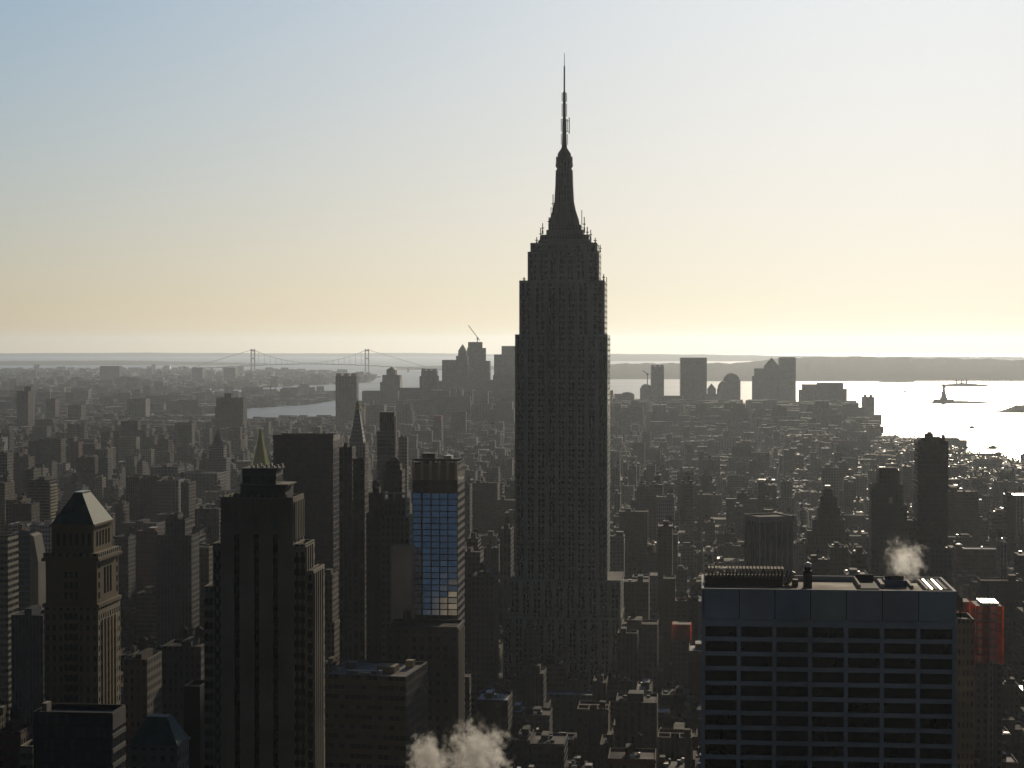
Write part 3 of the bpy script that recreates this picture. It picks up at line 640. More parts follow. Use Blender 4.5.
# clock tower
q = B('clock_tower', 'tall campanile with a steep pyramid spire and gilded lantern left of the lantern tower', 'tower', 345.5, 366, 452, 2000, 22, mark='the campanile spire')
tiers(q, [(345.5, 366, 458), (346.5, 365, 443)], 'masonry', (.2, .185, .16), 3, 3.6, inset=1)
q.p('pyramid_roof', lambda m: m.lathe(q.X(355.7), 0, [(10.5, q.Z(443.5)), (6.8, q.Z(428)), (3.6, q.Z(413)), (2.6, q.Z(410.5))], 4, (.17, .16, .15), 'masonry', rot=math.pi / 4, bay=2, st=4))
q.p('lantern', lambda m: (m.lathe(q.X(355.7), 0, [(2.3, q.Z(410.5)), (2.3, q.Z(406)), (2.8, q.Z(405.8)), (1.6, q.Z(403)), (.4, q.Z(401)), (.2, q.Z(397))], 10, (.5, .38, .15), 'gold'),))

# right of the skyscraper
q = B('crowned_office_tower', 'tall dark office tower with a ragged rooftop crown on the far right', 'office tower', 922, 948.5, 441, 1500, 24, mark='the ragged crowned tower')
tiers(q, [(918, 948.5, 441)], 'ribbon', (.075, .065, .055), 1.8, 3.7)
def crown(m):
    for (p0, p1, yt, ya) in [(926, 934, 434, 3), (929, 933, 432.3, 5), (934, 941, 437, 2), (941, 944.5, 438.5, 8), (923, 926, 438, 6), (944.5, 947, 435.5, 10)]: m.box(q.X(p0), q.X(p1), q.y0 + ya, q.y0 + ya + 7, q.h - 1.1, q.Z(yt), (.12, .085, .06))
    for px in (928, 931, 936, 940, 946): m.bar((q.X(px), q.y0 + 6, q.h - 1), (q.X(px), q.y0 + 6, q.Z(433.5)), .2, DARK)
q.p('rooftop_plant', crown)
for k in range(9): m = MB(); x = q.X(918.5 + k * 3.7); m.box(x, x + .5, q.y0 - .35, q.y0 - .002, 20, q.h - 6, (.085, .075, .065)); m.build('pier', q.o)
q = simple('stepped_tower', 'dark stepped tower beside the ragged crowned tower, pale corner on top', 'tower', [(872, 917, 520), (872, 908, 505), (872.5, 904, 484.5), (880, 899.5, 469)], 1500, 26, 'masonry', (.07, .062, .055), 3, 3.6, inset=2, mark='the dark stepped tower', bulk=False)
x0, x1, ya, yb, zz = q.top; q.p('vent', lambda m: m.box(x0 + .6, x0 + 3, ya + 1, ya + 4, zz - 1, zz + 1.2, (.5, .46, .4), 'shiny'))
q.p('corner_panel', lambda m: m.box(q.X(890), q.X(893.5), q.y0 + 3.6, q.y0 + 3.99, q.Z(503.5), q.Z(497.5), (.5, .47, .4), 'shiny'))
# dark box with pale verticals, standing askew
q = B('striped_office', 'charcoal office block with pale vertical stripes standing askew behind the white grid tower', 'office block', 760, 793.5, 517, 1330, 25, rot=math.radians(-18), mark='the striped charcoal block')
qx = q.w / 2
q.p('wall', lambda m: m.shell(-qx, qx, q.y0, -q.y0, 0, q.h, (.04, .038, .038), 'curtain', 1.6, 3.7, par=.7))
q.p('roof', lambda m: m.sheet(-qx + .5, qx - .5, q.y0 + .5, -q.y0 - .5, q.h - .7, (.06, .06, .06)))
q.p('cornice', lambda m: (m.box(-qx - .4, qx + .4, q.y0 - .4, q.y0 - .003, q.h - 3.8, q.h + .1, (.34, .31, .27), bottom=True), m.box(-qx - .4, -qx - .003, q.y0, -q.y0, q.h - 3.8, q.h + .1, (.34, .31, .27), bottom=True), m.box(-qx, qx, -q.y0 - 1.2, -q.y0, q.h + .002, q.h + .3, (.5, .46, .4)), m.box(qx - 1.2, qx, q.y0, -q.y0 - 1.21, q.h + .002, q.h + .3, (.5, .46, .4))))
for k in range(7): m = MB(); x = -qx + k * q.w / 6; m.box(x - .35, x + .35, q.y0 - .5, q.y0 - .004, 10, q.h - 3.9, (.50, .47, .44)); m.build('pier', q.o)
for k in range(5): m = MB(); y = q.y0 + 3 + k * 5; m.box(-qx - .5, -qx - .004, y - .25, y + .25, 10, q.h - 3.9, (.25, .24, .22)); m.build('pier', q.o)
q = simple('wedding_cake_tower', 'brown stepped tower tapering to a lit lantern between striped block and dark stepped tower', 'tower', [(806, 852, 545), (808, 850, 531), (814, 846, 520), (819, 841, 508), (821.5, 838, 497), (824, 834, 490)], 1600, 26, 'masonry', (.085, .07, .055), 3, 3.6, inset=1.8, mark='the brown stepped tower', bulk=False)
x0, x1, ya, yb, zz = q.top; q.p('lantern', lambda m: m.box(x0 + 2, x1 - 2, ya + 1.5, yb - 1.5, zz - 1, zz + 3, (.5, .46, .38), 'shiny'))
simple('masonry_block', 'narrow tan masonry building with rows of windows hugging the white grid tower', 'building', [(958.5, 975.5, 619)], 650, 16, 'masonry', (.15, .125, .085), 1.5, 3.5, tanks=1, bulk=False)
# building under red debris netting
NET = (.62, .085, .03)
def netted(q, nets):
    hx_, y_ = q.w / 2, q.depth / 2
    def core(m):
        m.box(-hx_ * .25, hx_ * .25, -y_ * .3, y_ * .3, 0, q.h - 2, (.2, .18, .15))
        for k in range(14): z = q.h - 1.2 - k * 3.6; m.box(-hx_ + .6, hx_ - .6, -y_ + .6, y_ - .6, z, z + .3, (.3, .27, .22), bottom=True)
        for sx in (-1, 1):
            for sy in (-1, 0, 1): m.box(sx * (hx_ - 1) - .3, sx * (hx_ - 1) + .3, sy * (y_ - 1) - .3, sy * (y_ - 1) + .3, 0, q.h - 1.2, (.3, .27, .22))
        m.box(-hx_ + .3, hx_ - .3, -y_ + .3, y_ - .3, 0, q.h - 1.4 - 3.6 * nets, (.2, .17, .13), 'masonry', 3, 3.4)
    q.p('frame', core)
    def net(m):
        for k in range(nets):
            z = q.h - 1.0 - 3.6 * (k + 1) + .12; kk = rw.uniform(.75, 1.0); c_ = (NET[0] * kk, NET[1] * kk, NET[2])
            for (a_, b_) in (((-hx_, -y_), (hx_, -y_)), ((hx_, -y_), (hx_, y_)), ((hx_, y_), (-hx_, y_)), ((-hx_, y_), (-hx_, -y_))): m.side(a_, b_, z, z + 3.45, 'net', c_, 3, 3)
    q.p('debris_netting', net)
NET = (.75, .10, .035)
q = B('netted_building', 'unfinished building wrapped in bright red netting with a pale hoist mast', 'building', 976, 1005, 604, 850, 18, mark='the red netted building')
netted(q, 7)
q.p('roof_deck', lambda m: m.box(-q.w / 2 + 3, q.w / 2 - 2, -q.depth / 2 + 2, q.depth / 2 - 2, q.h - .9, q.h + .4, SILVER, 'shiny'))
def hoist(m):
    for dx in (-.8, .8): m.bar((q.X(992) + dx, q.y0 - 1.2, 60), (q.X(992) + dx, q.y0 - 1.2, q.Z(590)), .16, (.5, .47, .42))
    for k in range(40): z = q.Z(590) - k * 1.5; m.bar((q.X(992) - .8, q.y0 - 1.2, z), (q.X(992) + .8, q.y0 - 1.2, z - 1.4 * (-1) ** k), .1, (.5, .47, .42))
q.p('hoist_mast', hoist)
q2 = B('netted_building', 'shorter building in red netting half hidden by the white grid tower corner', 'building', 958, 972.5, 600, 900, 14)
netted(q2, 5)
q2.p('yellow_hoarding', lambda m: m.box(q2.w / 2 + .3, q2.w / 2 + 3.2, q2.y0 - .3, q2.y0 + 4, q2.Z(618), q2.Z(604), (.30, .22, .04)))
q3 = B('scaffolded_building', 'small building draped in ragged red netting left of the white grid tower', 'building', 672, 692, 623, 1250, 14, mark='the ragged red scaffold')
netted(q3, 3)
# next to the skyscraper
simple('loft_building', 'tan loft block with bright roof edge right of the skyscraper base', 'building', [(622.5, 658, 624)], 1240, 22, 'masonry', (.17, .14, .10), 3.4, 3.8, tanks=1, mark='the tan loft block')
simple('loft_building', 'narrow ribbed loft tower against the skyscraper base on its right', 'building', [(618, 638, 633)], 1195, 14, 'strips', (.15, .125, .09), 2.5, 3.8)
simple('department_store', 'wide pale block with light penthouse behind the tan loft block', 'building', [(622, 672, 606), (632, 669, 579)], 1600, 40, 'masonry', (.19, .17, .145), 3.5, 4, inset=6)
simple('loft_building', 'tall loft block with sunlit right wall left of the skyscraper base', 'building', [(471, 494, 577)], 1200, 28, 'masonry', (.20, .16, .11), 3, 3.8, tanks=1, mark='the sunlit loft wall')
simple('loft_building', 'shaded brown loft building between the blue glass tower and sunlit loft', 'building', [(463, 480, 552)], 1330, 22, 'masonry', (.12, .10, .075), 2.8, 3.7, tanks=1)
simple('low_hall', 'wide low building with a pale bluish roof in front of the skyscraper base', 'building', [(522, 594, 694)], 1165, 14, 'masonry', (.10, .10, .10), 4, 4, roof=(.30, .33, .38), bulk=False)
simple('plain_block', 'plain dark block at bottom centre left of the white grid tower', 'building', [(660, 698, 736)], 1000, 24, 'masonry', (.09, .085, .07), 4, 4, tanks=1)
# left side
simple('balcony_tower', 'apartment tower with sunlit balcony stack on its right face above the pyramid tower', 'tower', [(28, 49, 480)], 1900, 22, 'balcony', (.16, .14, .115), 2.5, 3.0, mark='the balcony tower', bulk=True)
q = SC.objects['balcony_tower']
m = MB()
for k in range(30): m.box(10.3, 11.6, -10, 10, 20 + k * 3.1, 21.3 + k * 3.1, (.5, .42, .27), bottom=True)
m.build('balcony_stack', q)
simple('banded_slab', 'pale banded office slab cut off by the left picture edge', 'office slab', [(-12, 7, 535)], 1150, 18, 'ribbon', (.30, .28, .20), 2.5, 3.8, bulk=False)
q = simple('glass_slab', 'blue glass slab with a slanted shoulder beside the pale banded slab', 'office slab', [(8.5, 29, 533)], 1250, 16, 'curtain', (.10, .16, .24), 2, 3.6, bulk=False, mark='the blue glass slab')
q.p('sloped_wing', lambda m: m.prism([(q.w / 2 + .01, 0), (q.w / 2 + 5.5, 0), (q.w / 2 + 5.5, q.Z(562)), (q.w / 2 + 2.6, q.Z(536)), (q.w / 2 + .01, q.Z(534))], q.y0, -q.y0, (.3, .27, .22)))
simple('blue_grey_slab', 'plain blue-grey slab in shade left of the green pyramid tower', 'building', [(10, 42, 615)], 900, 18, 'strips', (.085, .10, .13), 1.6, 3.8)
simple('brick_block', 'reddish brick building at the bottom left edge beside the black office', 'building', [(-5, 19, 731)], 640, 14, 'masonry', (.14, .06, .04), 2.4, 3.6, tanks=1)
simple('lit_block', 'small pale building with yellowish windows between brick block and black office', 'building', [(18, 31, 746)], 600, 10, 'ribbon', (.30, .27, .17), 2, 3.6, bulk=False)
simple('crowned_block', 'grey masonry tower with broken stepped roofline and sunlit right edge left of stone tower', 'tower', [(156, 191, 535), (165, 184, 519), (167, 176, 514.5)], 1300, 20, 'strips', (.11, .11, .11), 2.5, 3.7, mark='the grey broken-crowned tower', bulk=False)
simple('masonry_block', 'soft grey block behind and right of the green pyramid roof', 'building', [(121, 156, 523)], 1750, 28, 'masonry', (.10, .105, .115), 3, 3.6)
simple('brick_block', 'red brown brick building with a bright lit roof below the soft grey block', 'building', [(136, 157, 531)], 1500, 16, 'masonry', (.17, .08, .05), 3, 3.6, roof=SILVER)
simple('masonry_block', 'sunlit edged masonry block standing right behind the pyramid tower shaft', 'building', [(122, 146, 659)], 800, 22, 'masonry', (.13, .11, .085), 2.4, 3.6, tanks=1)
simple('masonry_block', 'dark windowed block between the pyramid tower and the three-slot tower', 'building', [(161, 200, 646)], 860, 20, 'masonry', (.075, .075, .078), 2.6, 3.6, tanks=2)
simple('plain_block', 'black windowless block against the lower left of the three-slot tower', 'building', [(182.5, 199, 686)], 640, 12, 'plain', (.03, .03, .032))
simple('wide_block', 'wide powerhouse-like block with big rooftop boxes below the pointed spire', 'building', [(153, 217, 473), (155, 176, 467)], 2600, 50, 'masonry', (.15, .145, .14), 5, 4.5, inset=8, mark='the wide powerhouse block')
q = simple('spired_tower', 'grey stone tower tapering to a pointed spire at mid left', 'tower', [(205, 226, 458), (208, 223, 446)], 2700, 24, 'masonry', (.15, .14, .13), 3, 3.6, mark='the pointed grey spire', bulk=False, inset=2)
x0, x1, ya, yb, zz = q.top; q.p('spire', lambda m: m.lathe((x0 + x1) / 2, 0, [(8.5, zz - 1), (6.5, q.Z(441)), (5.0, q.Z(440)), (2.0, q.Z(433)), (.4, q.Z(429)), (.2, q.Z(426.5))], 8, (.12, .13, .125)))
simple('pale_slab', 'pale apartment slab cut off by the left edge above the balcony tower', 'building', [(-6, 7, 453)], 2300, 20, 'masonry', (.2, .19, .17))
simple('housing_slab', 'large brown housing slab with central bulkhead rising at the river', 'tower', [(216, 243, 398)], 4500, 40, 'masonry', (.085, .06, .05), 4, 3, mark='the brown housing slab', bulk=False)
q = [o for o in SC.objects if o.name == 'housing_slab'][0]; part('bulkhead', q, lambda m: m.box(-14, 2, -12, 12, 124, 137, (.085, .06, .05))); part('side_wing', q, lambda m: m.box(-36, -31.3, -14, 14, 0, 104, (.085, .06, .05), 'masonry', 4, 3))

# ------------------------------------------------------------------ the far downtown skyline
DT = [
 # px tiers (lowest first), distance, depth, style, colour, head, label
 ([(335.5, 356.5, 376)], 5200, 42, 'strips', (.15, .14, .13), 'crenel', 'lone downtown slab with a crenellated top, nearest the river'),
 ([(362, 398, 391)], 5900, 60, 'masonry', GREY, None, 'wide low downtown mass at the left foot of the far skyline'),
 ([(380, 400, 382), (382, 399.5, 375), (386, 395, 370)], 6100, 40, 'masonry', STONE, ('hip', 366.5), 'stepped civic tower with a small cupola in the far skyline'),
 ([(396, 421, 388)], 6000, 50, 'masonry', BROWN, None, 'flat downtown block between the stepped civic tower and the notched tower'),
 ([(419.5, 437, 376), (421, 436, 371)], 5900, 40, 'strips', GREY, 'crenel', 'downtown tower with a pale notched head right of the civic tower'),
 ([(434, 444, 381)], 6300, 40, 'masonry', STONE, None, 'narrow downtown filler tower left of the tallest far cluster'),
 ([(442, 458, 360)], 6300, 50, 'strips', GREY, None, 'broad shouldered downtown tower left of the little pointed spire'),
 ([(456, 467.5, 356), (458, 466, 351)], 6200, 36, 'masonry', STONE, ('hip', 344), 'downtown tower ending in a little pointed spire, left of the crane'),
 ([(467, 486, 348), (468, 482.5, 342)], 6400, 46, 'strips', DARK, None, 'tallest downtown box left of the skyscraper, crane on its roof'),
 ([(481, 489.5, 361)], 6200, 40, 'masonry', STONE, None, 'downtown shoulder tower just right of the crane tower'),
 ([(488, 497, 380)], 6000, 40, 'masonry', GREY, None, 'low gap filling tower between crane tower and the skyscraper'),
 ([(494, 518, 354.5), (501.5, 518, 346)], 6500, 50, 'strips', GREY, None, 'stepped downtown slab half hidden by the left side of the skyscraper'),
 ([(493, 520, 375)], 5700, 44, 'masonry', STONE, None, 'lower downtown block in front of the half hidden stepped slab'),
 ([(405, 432, 400)], 5400, 60, 'masonry', GREY, None, 'grey downtown block under the notched tower'),
 ([(445, 470, 396)], 5300, 50, 'masonry', STONE, None, 'pale downtown block under the pointed spire tower'),
 ([(472, 492, 404)], 5000, 44, 'strips', GREY, None, 'ribbed block under the crane tower'),
 ([(433, 441.5, 421)], 4300, 24, 'masonry', BRICK, 'redcap', 'slim pale tower with a reddish head below the far cluster'),
 ([(611, 620.5, 394)], 6300, 40, 'masonry', GREY, None, 'downtown block touching the right side of the skyscraper'),
 ([(620.5, 634, 395)], 6100, 40, 'masonry', STONE, ('dome', 392), 'small round-headed downtown block right of the skyscraper'),
 ([(630, 651, 402)], 5900, 40, 'masonry', GREY, None, 'low dark downtown filler below the round-headed pair'),
 ([(640, 651, 388)], 6600, 36, 'masonry', GREY, ('dome', 384), 'arched downtown tower with a tiny crane beside it'),
 ([(651.5, 664, 367)], 6500, 36, 'strips', GREY, 'crenel', 'slim flat tower with toothed top left of the widest far slab'),
 ([(662, 682, 396)], 6000, 50, 'masonry', DARK, None, 'dark low mass between the slim toothed tower and widest slab'),
 ([(680.5, 706.8, 357.7)], 6300, 60, 'strips', (.10, .10, .11), None, 'widest flat far slab, standing alone against the bay'),
 ([(707, 717, 394), (708, 716, 389)], 6700, 36, 'masonry', STONE, ('hip', 383.5), 'small pointed tower tucked between widest slab and domed tower'),
 ([(718, 730, 389)], 6600, 36, 'masonry', GREY, ('dome', 381), 'rounded shorter tower leaning on the domed tower'),
 ([(723.5, 740.5, 381)], 6700, 46, 'strips', (.12, .13, .13), ('dome', 373), 'round-domed far tower right of the widest slab'),
 ([(738, 742.5, 400)], 6700, 40, 'masonry', GREY, None, 'sliver of a tower at the right of the domed tower'),
 ([(750, 769, 400)], 6100, 60, 'masonry', STONE, None, 'low mass at the foot of the twin far towers'),
 ([(752, 766, 376), (754, 764.5, 368.5)], 6700, 44, 'masonry', GREY, None, 'stepped flank of the twin far towers, on their left'),
 ([(764, 779, 366)], 6800, 46, 'strips', (.12, .13, .13), ('hip', 357.5), 'far tower with a pyramid cap, left of the twin pair'),
 ([(778.8, 795.8, 358)], 6900, 46, 'ribbon', (.16, .15, .13), 'shine', 'flat far tower with a shining roof, right of the twin pair'),
 ([(769, 803, 404)], 6000, 60, 'masonry', GREY, None, 'dark base mass below the shining far tower'),
 ([(795.5, 803, 402)], 6800, 40, 'masonry', STONE, None, 'small gap tower right of the shining far tower'),
 ([(801, 822, 390), (804, 821, 384.5)], 6500, 50, 'strips', GREY, None, 'left half of the broad sloping-topped far block'),
 ([(816, 847, 389), (819, 843.5, 383)], 6300, 60, 'masonry', (.10, .10, .10), None, 'broad far block with sloping shoulders at the right end'),
 ([(844, 856, 402)], 6300, 40, 'masonry', GREY, None, 'short tower just right of the broad sloping block'),
 ([(854, 864, 421)], 6200, 40, 'masonry', STONE, None, 'low block before the last twin-capped tower'),
 ([(863, 874.5, 397)], 6200, 36, 'strips', (.12, .11, .10), 'twin', 'last far tower, with two small caps, against the bright water'),
 ([(872, 882, 415)], 6100, 36, 'masonry', GREY, None, 'half-height tower on the right of the twin-capped tower'),
 ([(705, 724, 421)], 4900, 36, 'strips', (.06, .06, .065), None, 'dark box tower with light top in front of the far skyline'),
 ([(641, 668, 411)], 5300, 60, 'masonry', GREY, None, 'dark block in front of the slim toothed far tower'),
 ([(724, 750, 418)], 5400, 60, 'masonry', BROWN, None, 'brown block in front of the domed far tower'),
 ([(790, 812, 420)], 5500, 60, 'masonry', GREY, None, 'grey block in front of the shining far tower'),
 ([(613, 629, 408)], 5300, 50, 'masonry', GREY, None, 'dark block against the right edge of the skyscraper, below the downtown roofs'),
 ([(669, 684, 405)], 5500, 50, 'strips', (.09, .09, .10), None, 'ribbed block below and left of the widest slab'),
 ([(684, 704, 413), (688, 700, 408)], 5200, 50, 'masonry', STONE, None, 'setback block directly below the widest slab'),
 ([(744, 760, 410), (747, 757, 405)], 5600, 44, 'strips', GREY, None, 'setback block left of the bright gap by the twin towers'),
 ([(756, 778, 420)], 5050, 50, 'masonry', BROWN, None, 'brown broad block below the pyramid capped tower'),
 ([(778, 791, 410)], 5700, 44, 'masonry', STONE, ('hip', 405), 'hip-roofed block below the shining far tower'),
 ([(812, 829, 412)], 5500, 50, 'strips', (.09, .09, .09), None, 'ribbed block in front of the sloping far block, left half'),
 ([(846, 872, 430)], 5150, 60, 'masonry', GREY, None, 'wide dark block below the last twin-capped tower'),
 ([(366, 384, 405)], 5000, 46, 'masonry', GREY, None, 'grey block below the wide low mass, left of lantern tower'),
 ([(398, 412, 411), (401, 410, 404)], 4900, 40, 'strips', STONE, None, 'setback block right of the lantern topped tower, far behind'),
 ([(452, 466, 412)], 4700, 40, 'masonry', BROWN, None, 'brown block before the pointed downtown spire'),
 ([(490, 514, 409), (496, 512, 402)], 4900, 46, 'masonry', (.09, .09, .10), None, 'dark setback block against the left edge of the skyscraper'),
 ([(830, 858, 428)], 5400, 60, 'masonry', STONE, None, 'pale block in front of the broad sloping far block'),
]
for (tl, d, dep, style, col, head, lab) in DT:
    q = simple('downtown_tower', lab, 'tower', tl, d, dep, style, col, 4, 4.2, TH + rnd.uniform(-.12, .12), bulk=False, inset=3, group='far downtown skyline')
    x0, x1, ya, yb, zz = q.top
    if head == 'crenel':
        for k in range(3): part('roof_block', q.o, lambda m: m.box(x0 + (x1 - x0) * (.02 + .36 * k), x0 + (x1 - x0) * (.25 + .36 * k), ya + 1, yb - 1, zz - 1.1, zz + 7, col))
    elif head == 'shine': q.p('roof_screen', lambda m: m.box(x0 + 4, x1 - 4, ya + 4, yb - 4, zz - 1, zz + 4, SILVER, 'shiny'))
    elif head == 'redcap': q.p('roof_tank', lambda m: m.box(x0 + 1, x1 - 1, ya + 2, yb - 2, zz - 1, zz + 12, (.35, .11, .07)))
    elif head == 'twin':
        for k in (0.1, .6): part('roof_cap', q.o, lambda m: m.lathe(x0 + (x1 - x0) * (k + .15), 0, [(5, zz - 1), (5, zz + 5), (2, zz + 8)], 8, col))
    elif head and head[0] == 'hip': cap_hip(q, head[1], (.10, .13, .12), 'copper', 'pyramid_roof')
    elif head and head[0] == 'dome':
        r0 = (x1 - x0) / 2; hh = q.Z(head[1]) - zz
        q.p('dome', lambda m: m.lathe((x0 + x1) / 2, (ya + yb) / 2, [(r0 * math.cos(a), zz - 1 + (hh + 1) * math.sin(a)) for a in (0, .3, .6, .9, 1.2, 1.5)], 18, (.12, .13, .125), 'copper', sy=(yb - ya) / (x1 - x0)))
# hand-placed far buildings across the river and along the shores
FAR = [([(100, 119.5, 366)], 13000, 60, 'wide pale-hazed building alone on the far left shore'), ([(192, 202.5, 367.5)], 13200, 60, 'squat hazy block right of the wide building on the far shore'),
       ([(224, 235.5, 367.5)], 13400, 60, 'hazy block on the far shore just left of the suspension bridge'), ([(16.5, 28, 391)], 5300, 40, 'tall slab with a rooftop stub near the left edge, across town'),
       ([(24, 31, 386.5)], 5500, 30, 'slimmer tower joined behind the tall slab near the left edge'), ([(127, 145.5, 398.7)], 6100, 50, 'grey flat block by the low river bridge'),
       ([(46, 55, 399)], 6000, 40, 'hazy tower between the left tall slab and the dark square block'), ([(68, 81, 405)], 5800, 40, 'dark square hazy block left of the grey flat block'),
       ([(941, 970, 447), (941, 960, 438.5)], 4700, 60, 'large waterfront block behind the ragged crowned tower'), ([(993.5, 1005.5, 458), (996, 1002, 457)], 4250, 40, 'small waterfront shed silhouetted on the bright water'),
       ([(905, 925, 439.5)], 5000, 50, 'low waterfront terminal left of the ragged crowned tower'), ([(884, 905, 441.5)], 5100, 50, 'low waterfront row right of the last far tower')]
for (tl, d, dep, lab) in FAR:
    simple('waterfront_building', lab, 'building', tl, d, dep, 'masonry', rnd.choice([GREY, STONE, BROWN]), 5, 4, group='lone far buildings', inset=4, bulk=False)

# ------------------------------------------------------------------ bridges, cranes, statue
DB = 18000
br = bpy.data.objects.new('suspension_bridge', None); SC.collection.objects.link(br)
tag(br, 'hazy suspension bridge with two tall portal towers on the horizon', 'bridge')
BC = (.12, .13, .14)
ta, tb = at(253, 384, DB), at(367, 384, DB); xm = (ta.x + tb.x) / 2; half = (tb.x - ta.x) / 2; br.location = (xm, DB, 0)
for s in (-1, 1):
    def tw(m):
        for dx in (-15, 15):
            m.box(s * half + dx - 5.5, s * half + dx + 5.5, -10, 10, -1.4, 211, BC)
        for (za, zb) in ((190, 205), (118, 130), (60, 66)): m.box(s * half - 9.4, s * half + 9.4, -8, 8, za, zb, BC, bottom=True)
    part('bridge_tower', br, tw)
def deck(m):
    N = 24; xs_ = [-half - 760 + (2 * half + 1520) * k / N for k in range(N + 1)]
    def zd(x): return 74 - 14 * (x / half) ** 2 if abs(x) <= half else max(18, 60 - (abs(x) - half) * .055)
    for p, q_ in zip(xs_, xs_[1:]):
        z = (zd(p) + zd(q_)) / 2; m.box(p, q_, -14, 14, z - 5, z + 3, BC, bottom=True)
    for x in (-half - 380, half + 380, -half - 600, half + 600): m.box(x - 9, x + 9, -11, 11, -1.4, zd(x) - 5, BC)
part('deck', br, deck)
for s in (-1, 1):
    def cab(m):
        pts = [(half * t_, 13 * s, 84 + 122 * t_ * t_) for t_ in [k / 10 - 1 for k in range(21)]]
        pts = [(-half - 560, 13 * s, 40)] + pts + [(half + 560, 13 * s, 40)]
        for p, q_ in zip(pts, pts[1:]): m.bar(p, q_, 1.6, BC)
        for p in pts[2:-2:1]: m.bar(p, (p[0], p[1], 62), .8, BC)
    part('cable', br, cab)
lb = bpy.data.objects.new('river_bridge', None); SC.collection.objects.link(lb); tag(lb, 'long low bridge deck on piers crossing the river at left', 'bridge')
pa, pb = at(88, 384, 6000), at(218, 384, 5900); lb.location = (pa.x, 6000, 0); L_ = pb.x - pa.x
part('deck', lb, lambda m: (m.box(0, L_, -9, 9, 20, 23, GREY, bottom=True), m.box(0, L_, -9.3, -9, 23.1, 27, (.10, .10, .11)), m.box(0, L_, 9, 9.3, 23.1, 27, (.10, .10, .11))))
for k in range(9): part('pier', lb, lambda m: m.box(k * L_ / 8 - 3, k * L_ / 8 + 3, -6, 6, -1, 20, GREY))
def crane(label, px, yb, yt, d, jibx, jiby, mast_w=1.6):
    o = bpy.data.objects.new('tower_crane', None); SC.collection.objects.link(o); p = at(px, yb, d); o.location = p; tag(o, label, 'crane', 'cranes on the skyline')
    zt = at(px, yt, d).z - p.z; j = at(jibx, jiby, d) - p
    part('mast', o, lambda m: m.bar((0, 0, 0), (0, 0, zt), mast_w, DARK)); part('jib', o, lambda m: m.bar((-j.x * .25, 0, zt - (j.z - zt) * .2), (j.x, 0, j.z), mast_w * .7, DARK)); part('cab', o, lambda m: m.box(-3, 3, -3, 3, zt - 4, zt + 2, DARK, bottom=True))
crane('luffing crane with its boom raised on the tallest far box tower', 477.5, 342, 338, 6400, 468.5, 325.5)
crane('small tower crane beside the arched downtown tower', 647.5, 384, 374, 6600, 642.5, 370.5)
crane('left of two harbour cranes standing on the far pier', 270.5, 397, 387, 9200, 272, 382.5, 2.4)
crane('right of two harbour cranes, boom aslant, on the far pier', 275, 397, 389, 9150, 277.5, 384, 2.4)
st = bpy.data.objects.new('statue', None); SC.collection.objects.link(st); p = at(942.7, 401.5, 8400); st.location = (p.x, 8380, 2); tag(st, 'tiny statue with a raised arm on a tall pedestal on the harbour island', 'statue')
SG = (.10, .12, .10)
part('pedestal', st, lambda m: (m.lathe(0, 0, [(48, 0), (44, 12)], 11, STONE), m.box(-14, 14, -14, 14, 12, 20, STONE), m.hip(-11, 11, -11, 11, 20, 42, STONE, 'plain', 15, 15), m.box(-9, 9, -9, 9, 42, 45, STONE)))
def fig(m):
    m.lathe(0, 0, [(7, 45), (6.2, 55), (5.4, 66), (5.6, 72), (4.6, 76), (2.0, 78), (2.4, 80), (2.2, 83), (.5, 85)], 10, SG)
    m.bar((-4, 0, 74), (-6.5, 0, 83), 1.7, SG, n=6); m.bar((-6.5, 0, 83), (-6.0, 0, 90), 1.3, SG, n=6); m.lathe(-6, 0, [(2.0, 90), (2.0, 91.5), (1.3, 93), (.2, 95)], 8, (.5, .35, .1))
    m.bar((4, 0, 73), (6, -2, 66), 1.6, SG, n=6); m.box(3.6, 7.5, -4, -2.6, 62, 70, SG, bottom=True)
    for k in range(7): a = .35 + k * .4; m.bar((0, 0, 83), (4.4 * math.cos(a), 0, 83 + 4.4 * math.sin(a)), .25, SG)
part('figure', st, fig)
hb_ = B('island_hall', 'long hall with small towers on the low harbour island beyond the statue', 'building', 956, 970, 381, 11700, 40); tiers(hb_, [(954, 972, 383.6)], 'masonry', STONE, 5, 4)
for px in (957, 962, 967): hb_.p('roof_turret', lambda m: m.lathe(hb_.X(px), 0, [(5, hb_.Z(384)), (5, hb_.Z(381)), (.5, hb_.Z(378.5))], 8, STONE))

for (px, py, L2, lab) in [(993, 448, 34, 'small ferry off the right shore on the bright water'), (972, 428, 26, 'small dark boat midway to the harbour island'), (905, 392, 40, 'barge on the bright bay left of the statue')]:
    x, y = gp(px, py); bo = bpy.data.objects.new('boat', None); SC.collection.objects.link(bo); bo.location = (x, y, -1.6); bo.rotation_euler = (0, 0, .3); tag(bo, lab, 'boat', 'boats in the bay')
    part('hull', bo, lambda m: m.prism([(-L2 / 2, 3.4), (-L2 / 2 + 2, 0), (L2 / 2 - 5, 0), (L2 / 2, 3.8)], -4, 4, DARK)); part('cabin', bo, lambda m: (m.box(-L2 * .3, L2 * .2, -3, 3, 3.5, 6.5, PALE), m.box(-L2 * .1, L2 * .1, -2, 2, 6.5, 8.6, PALE)))
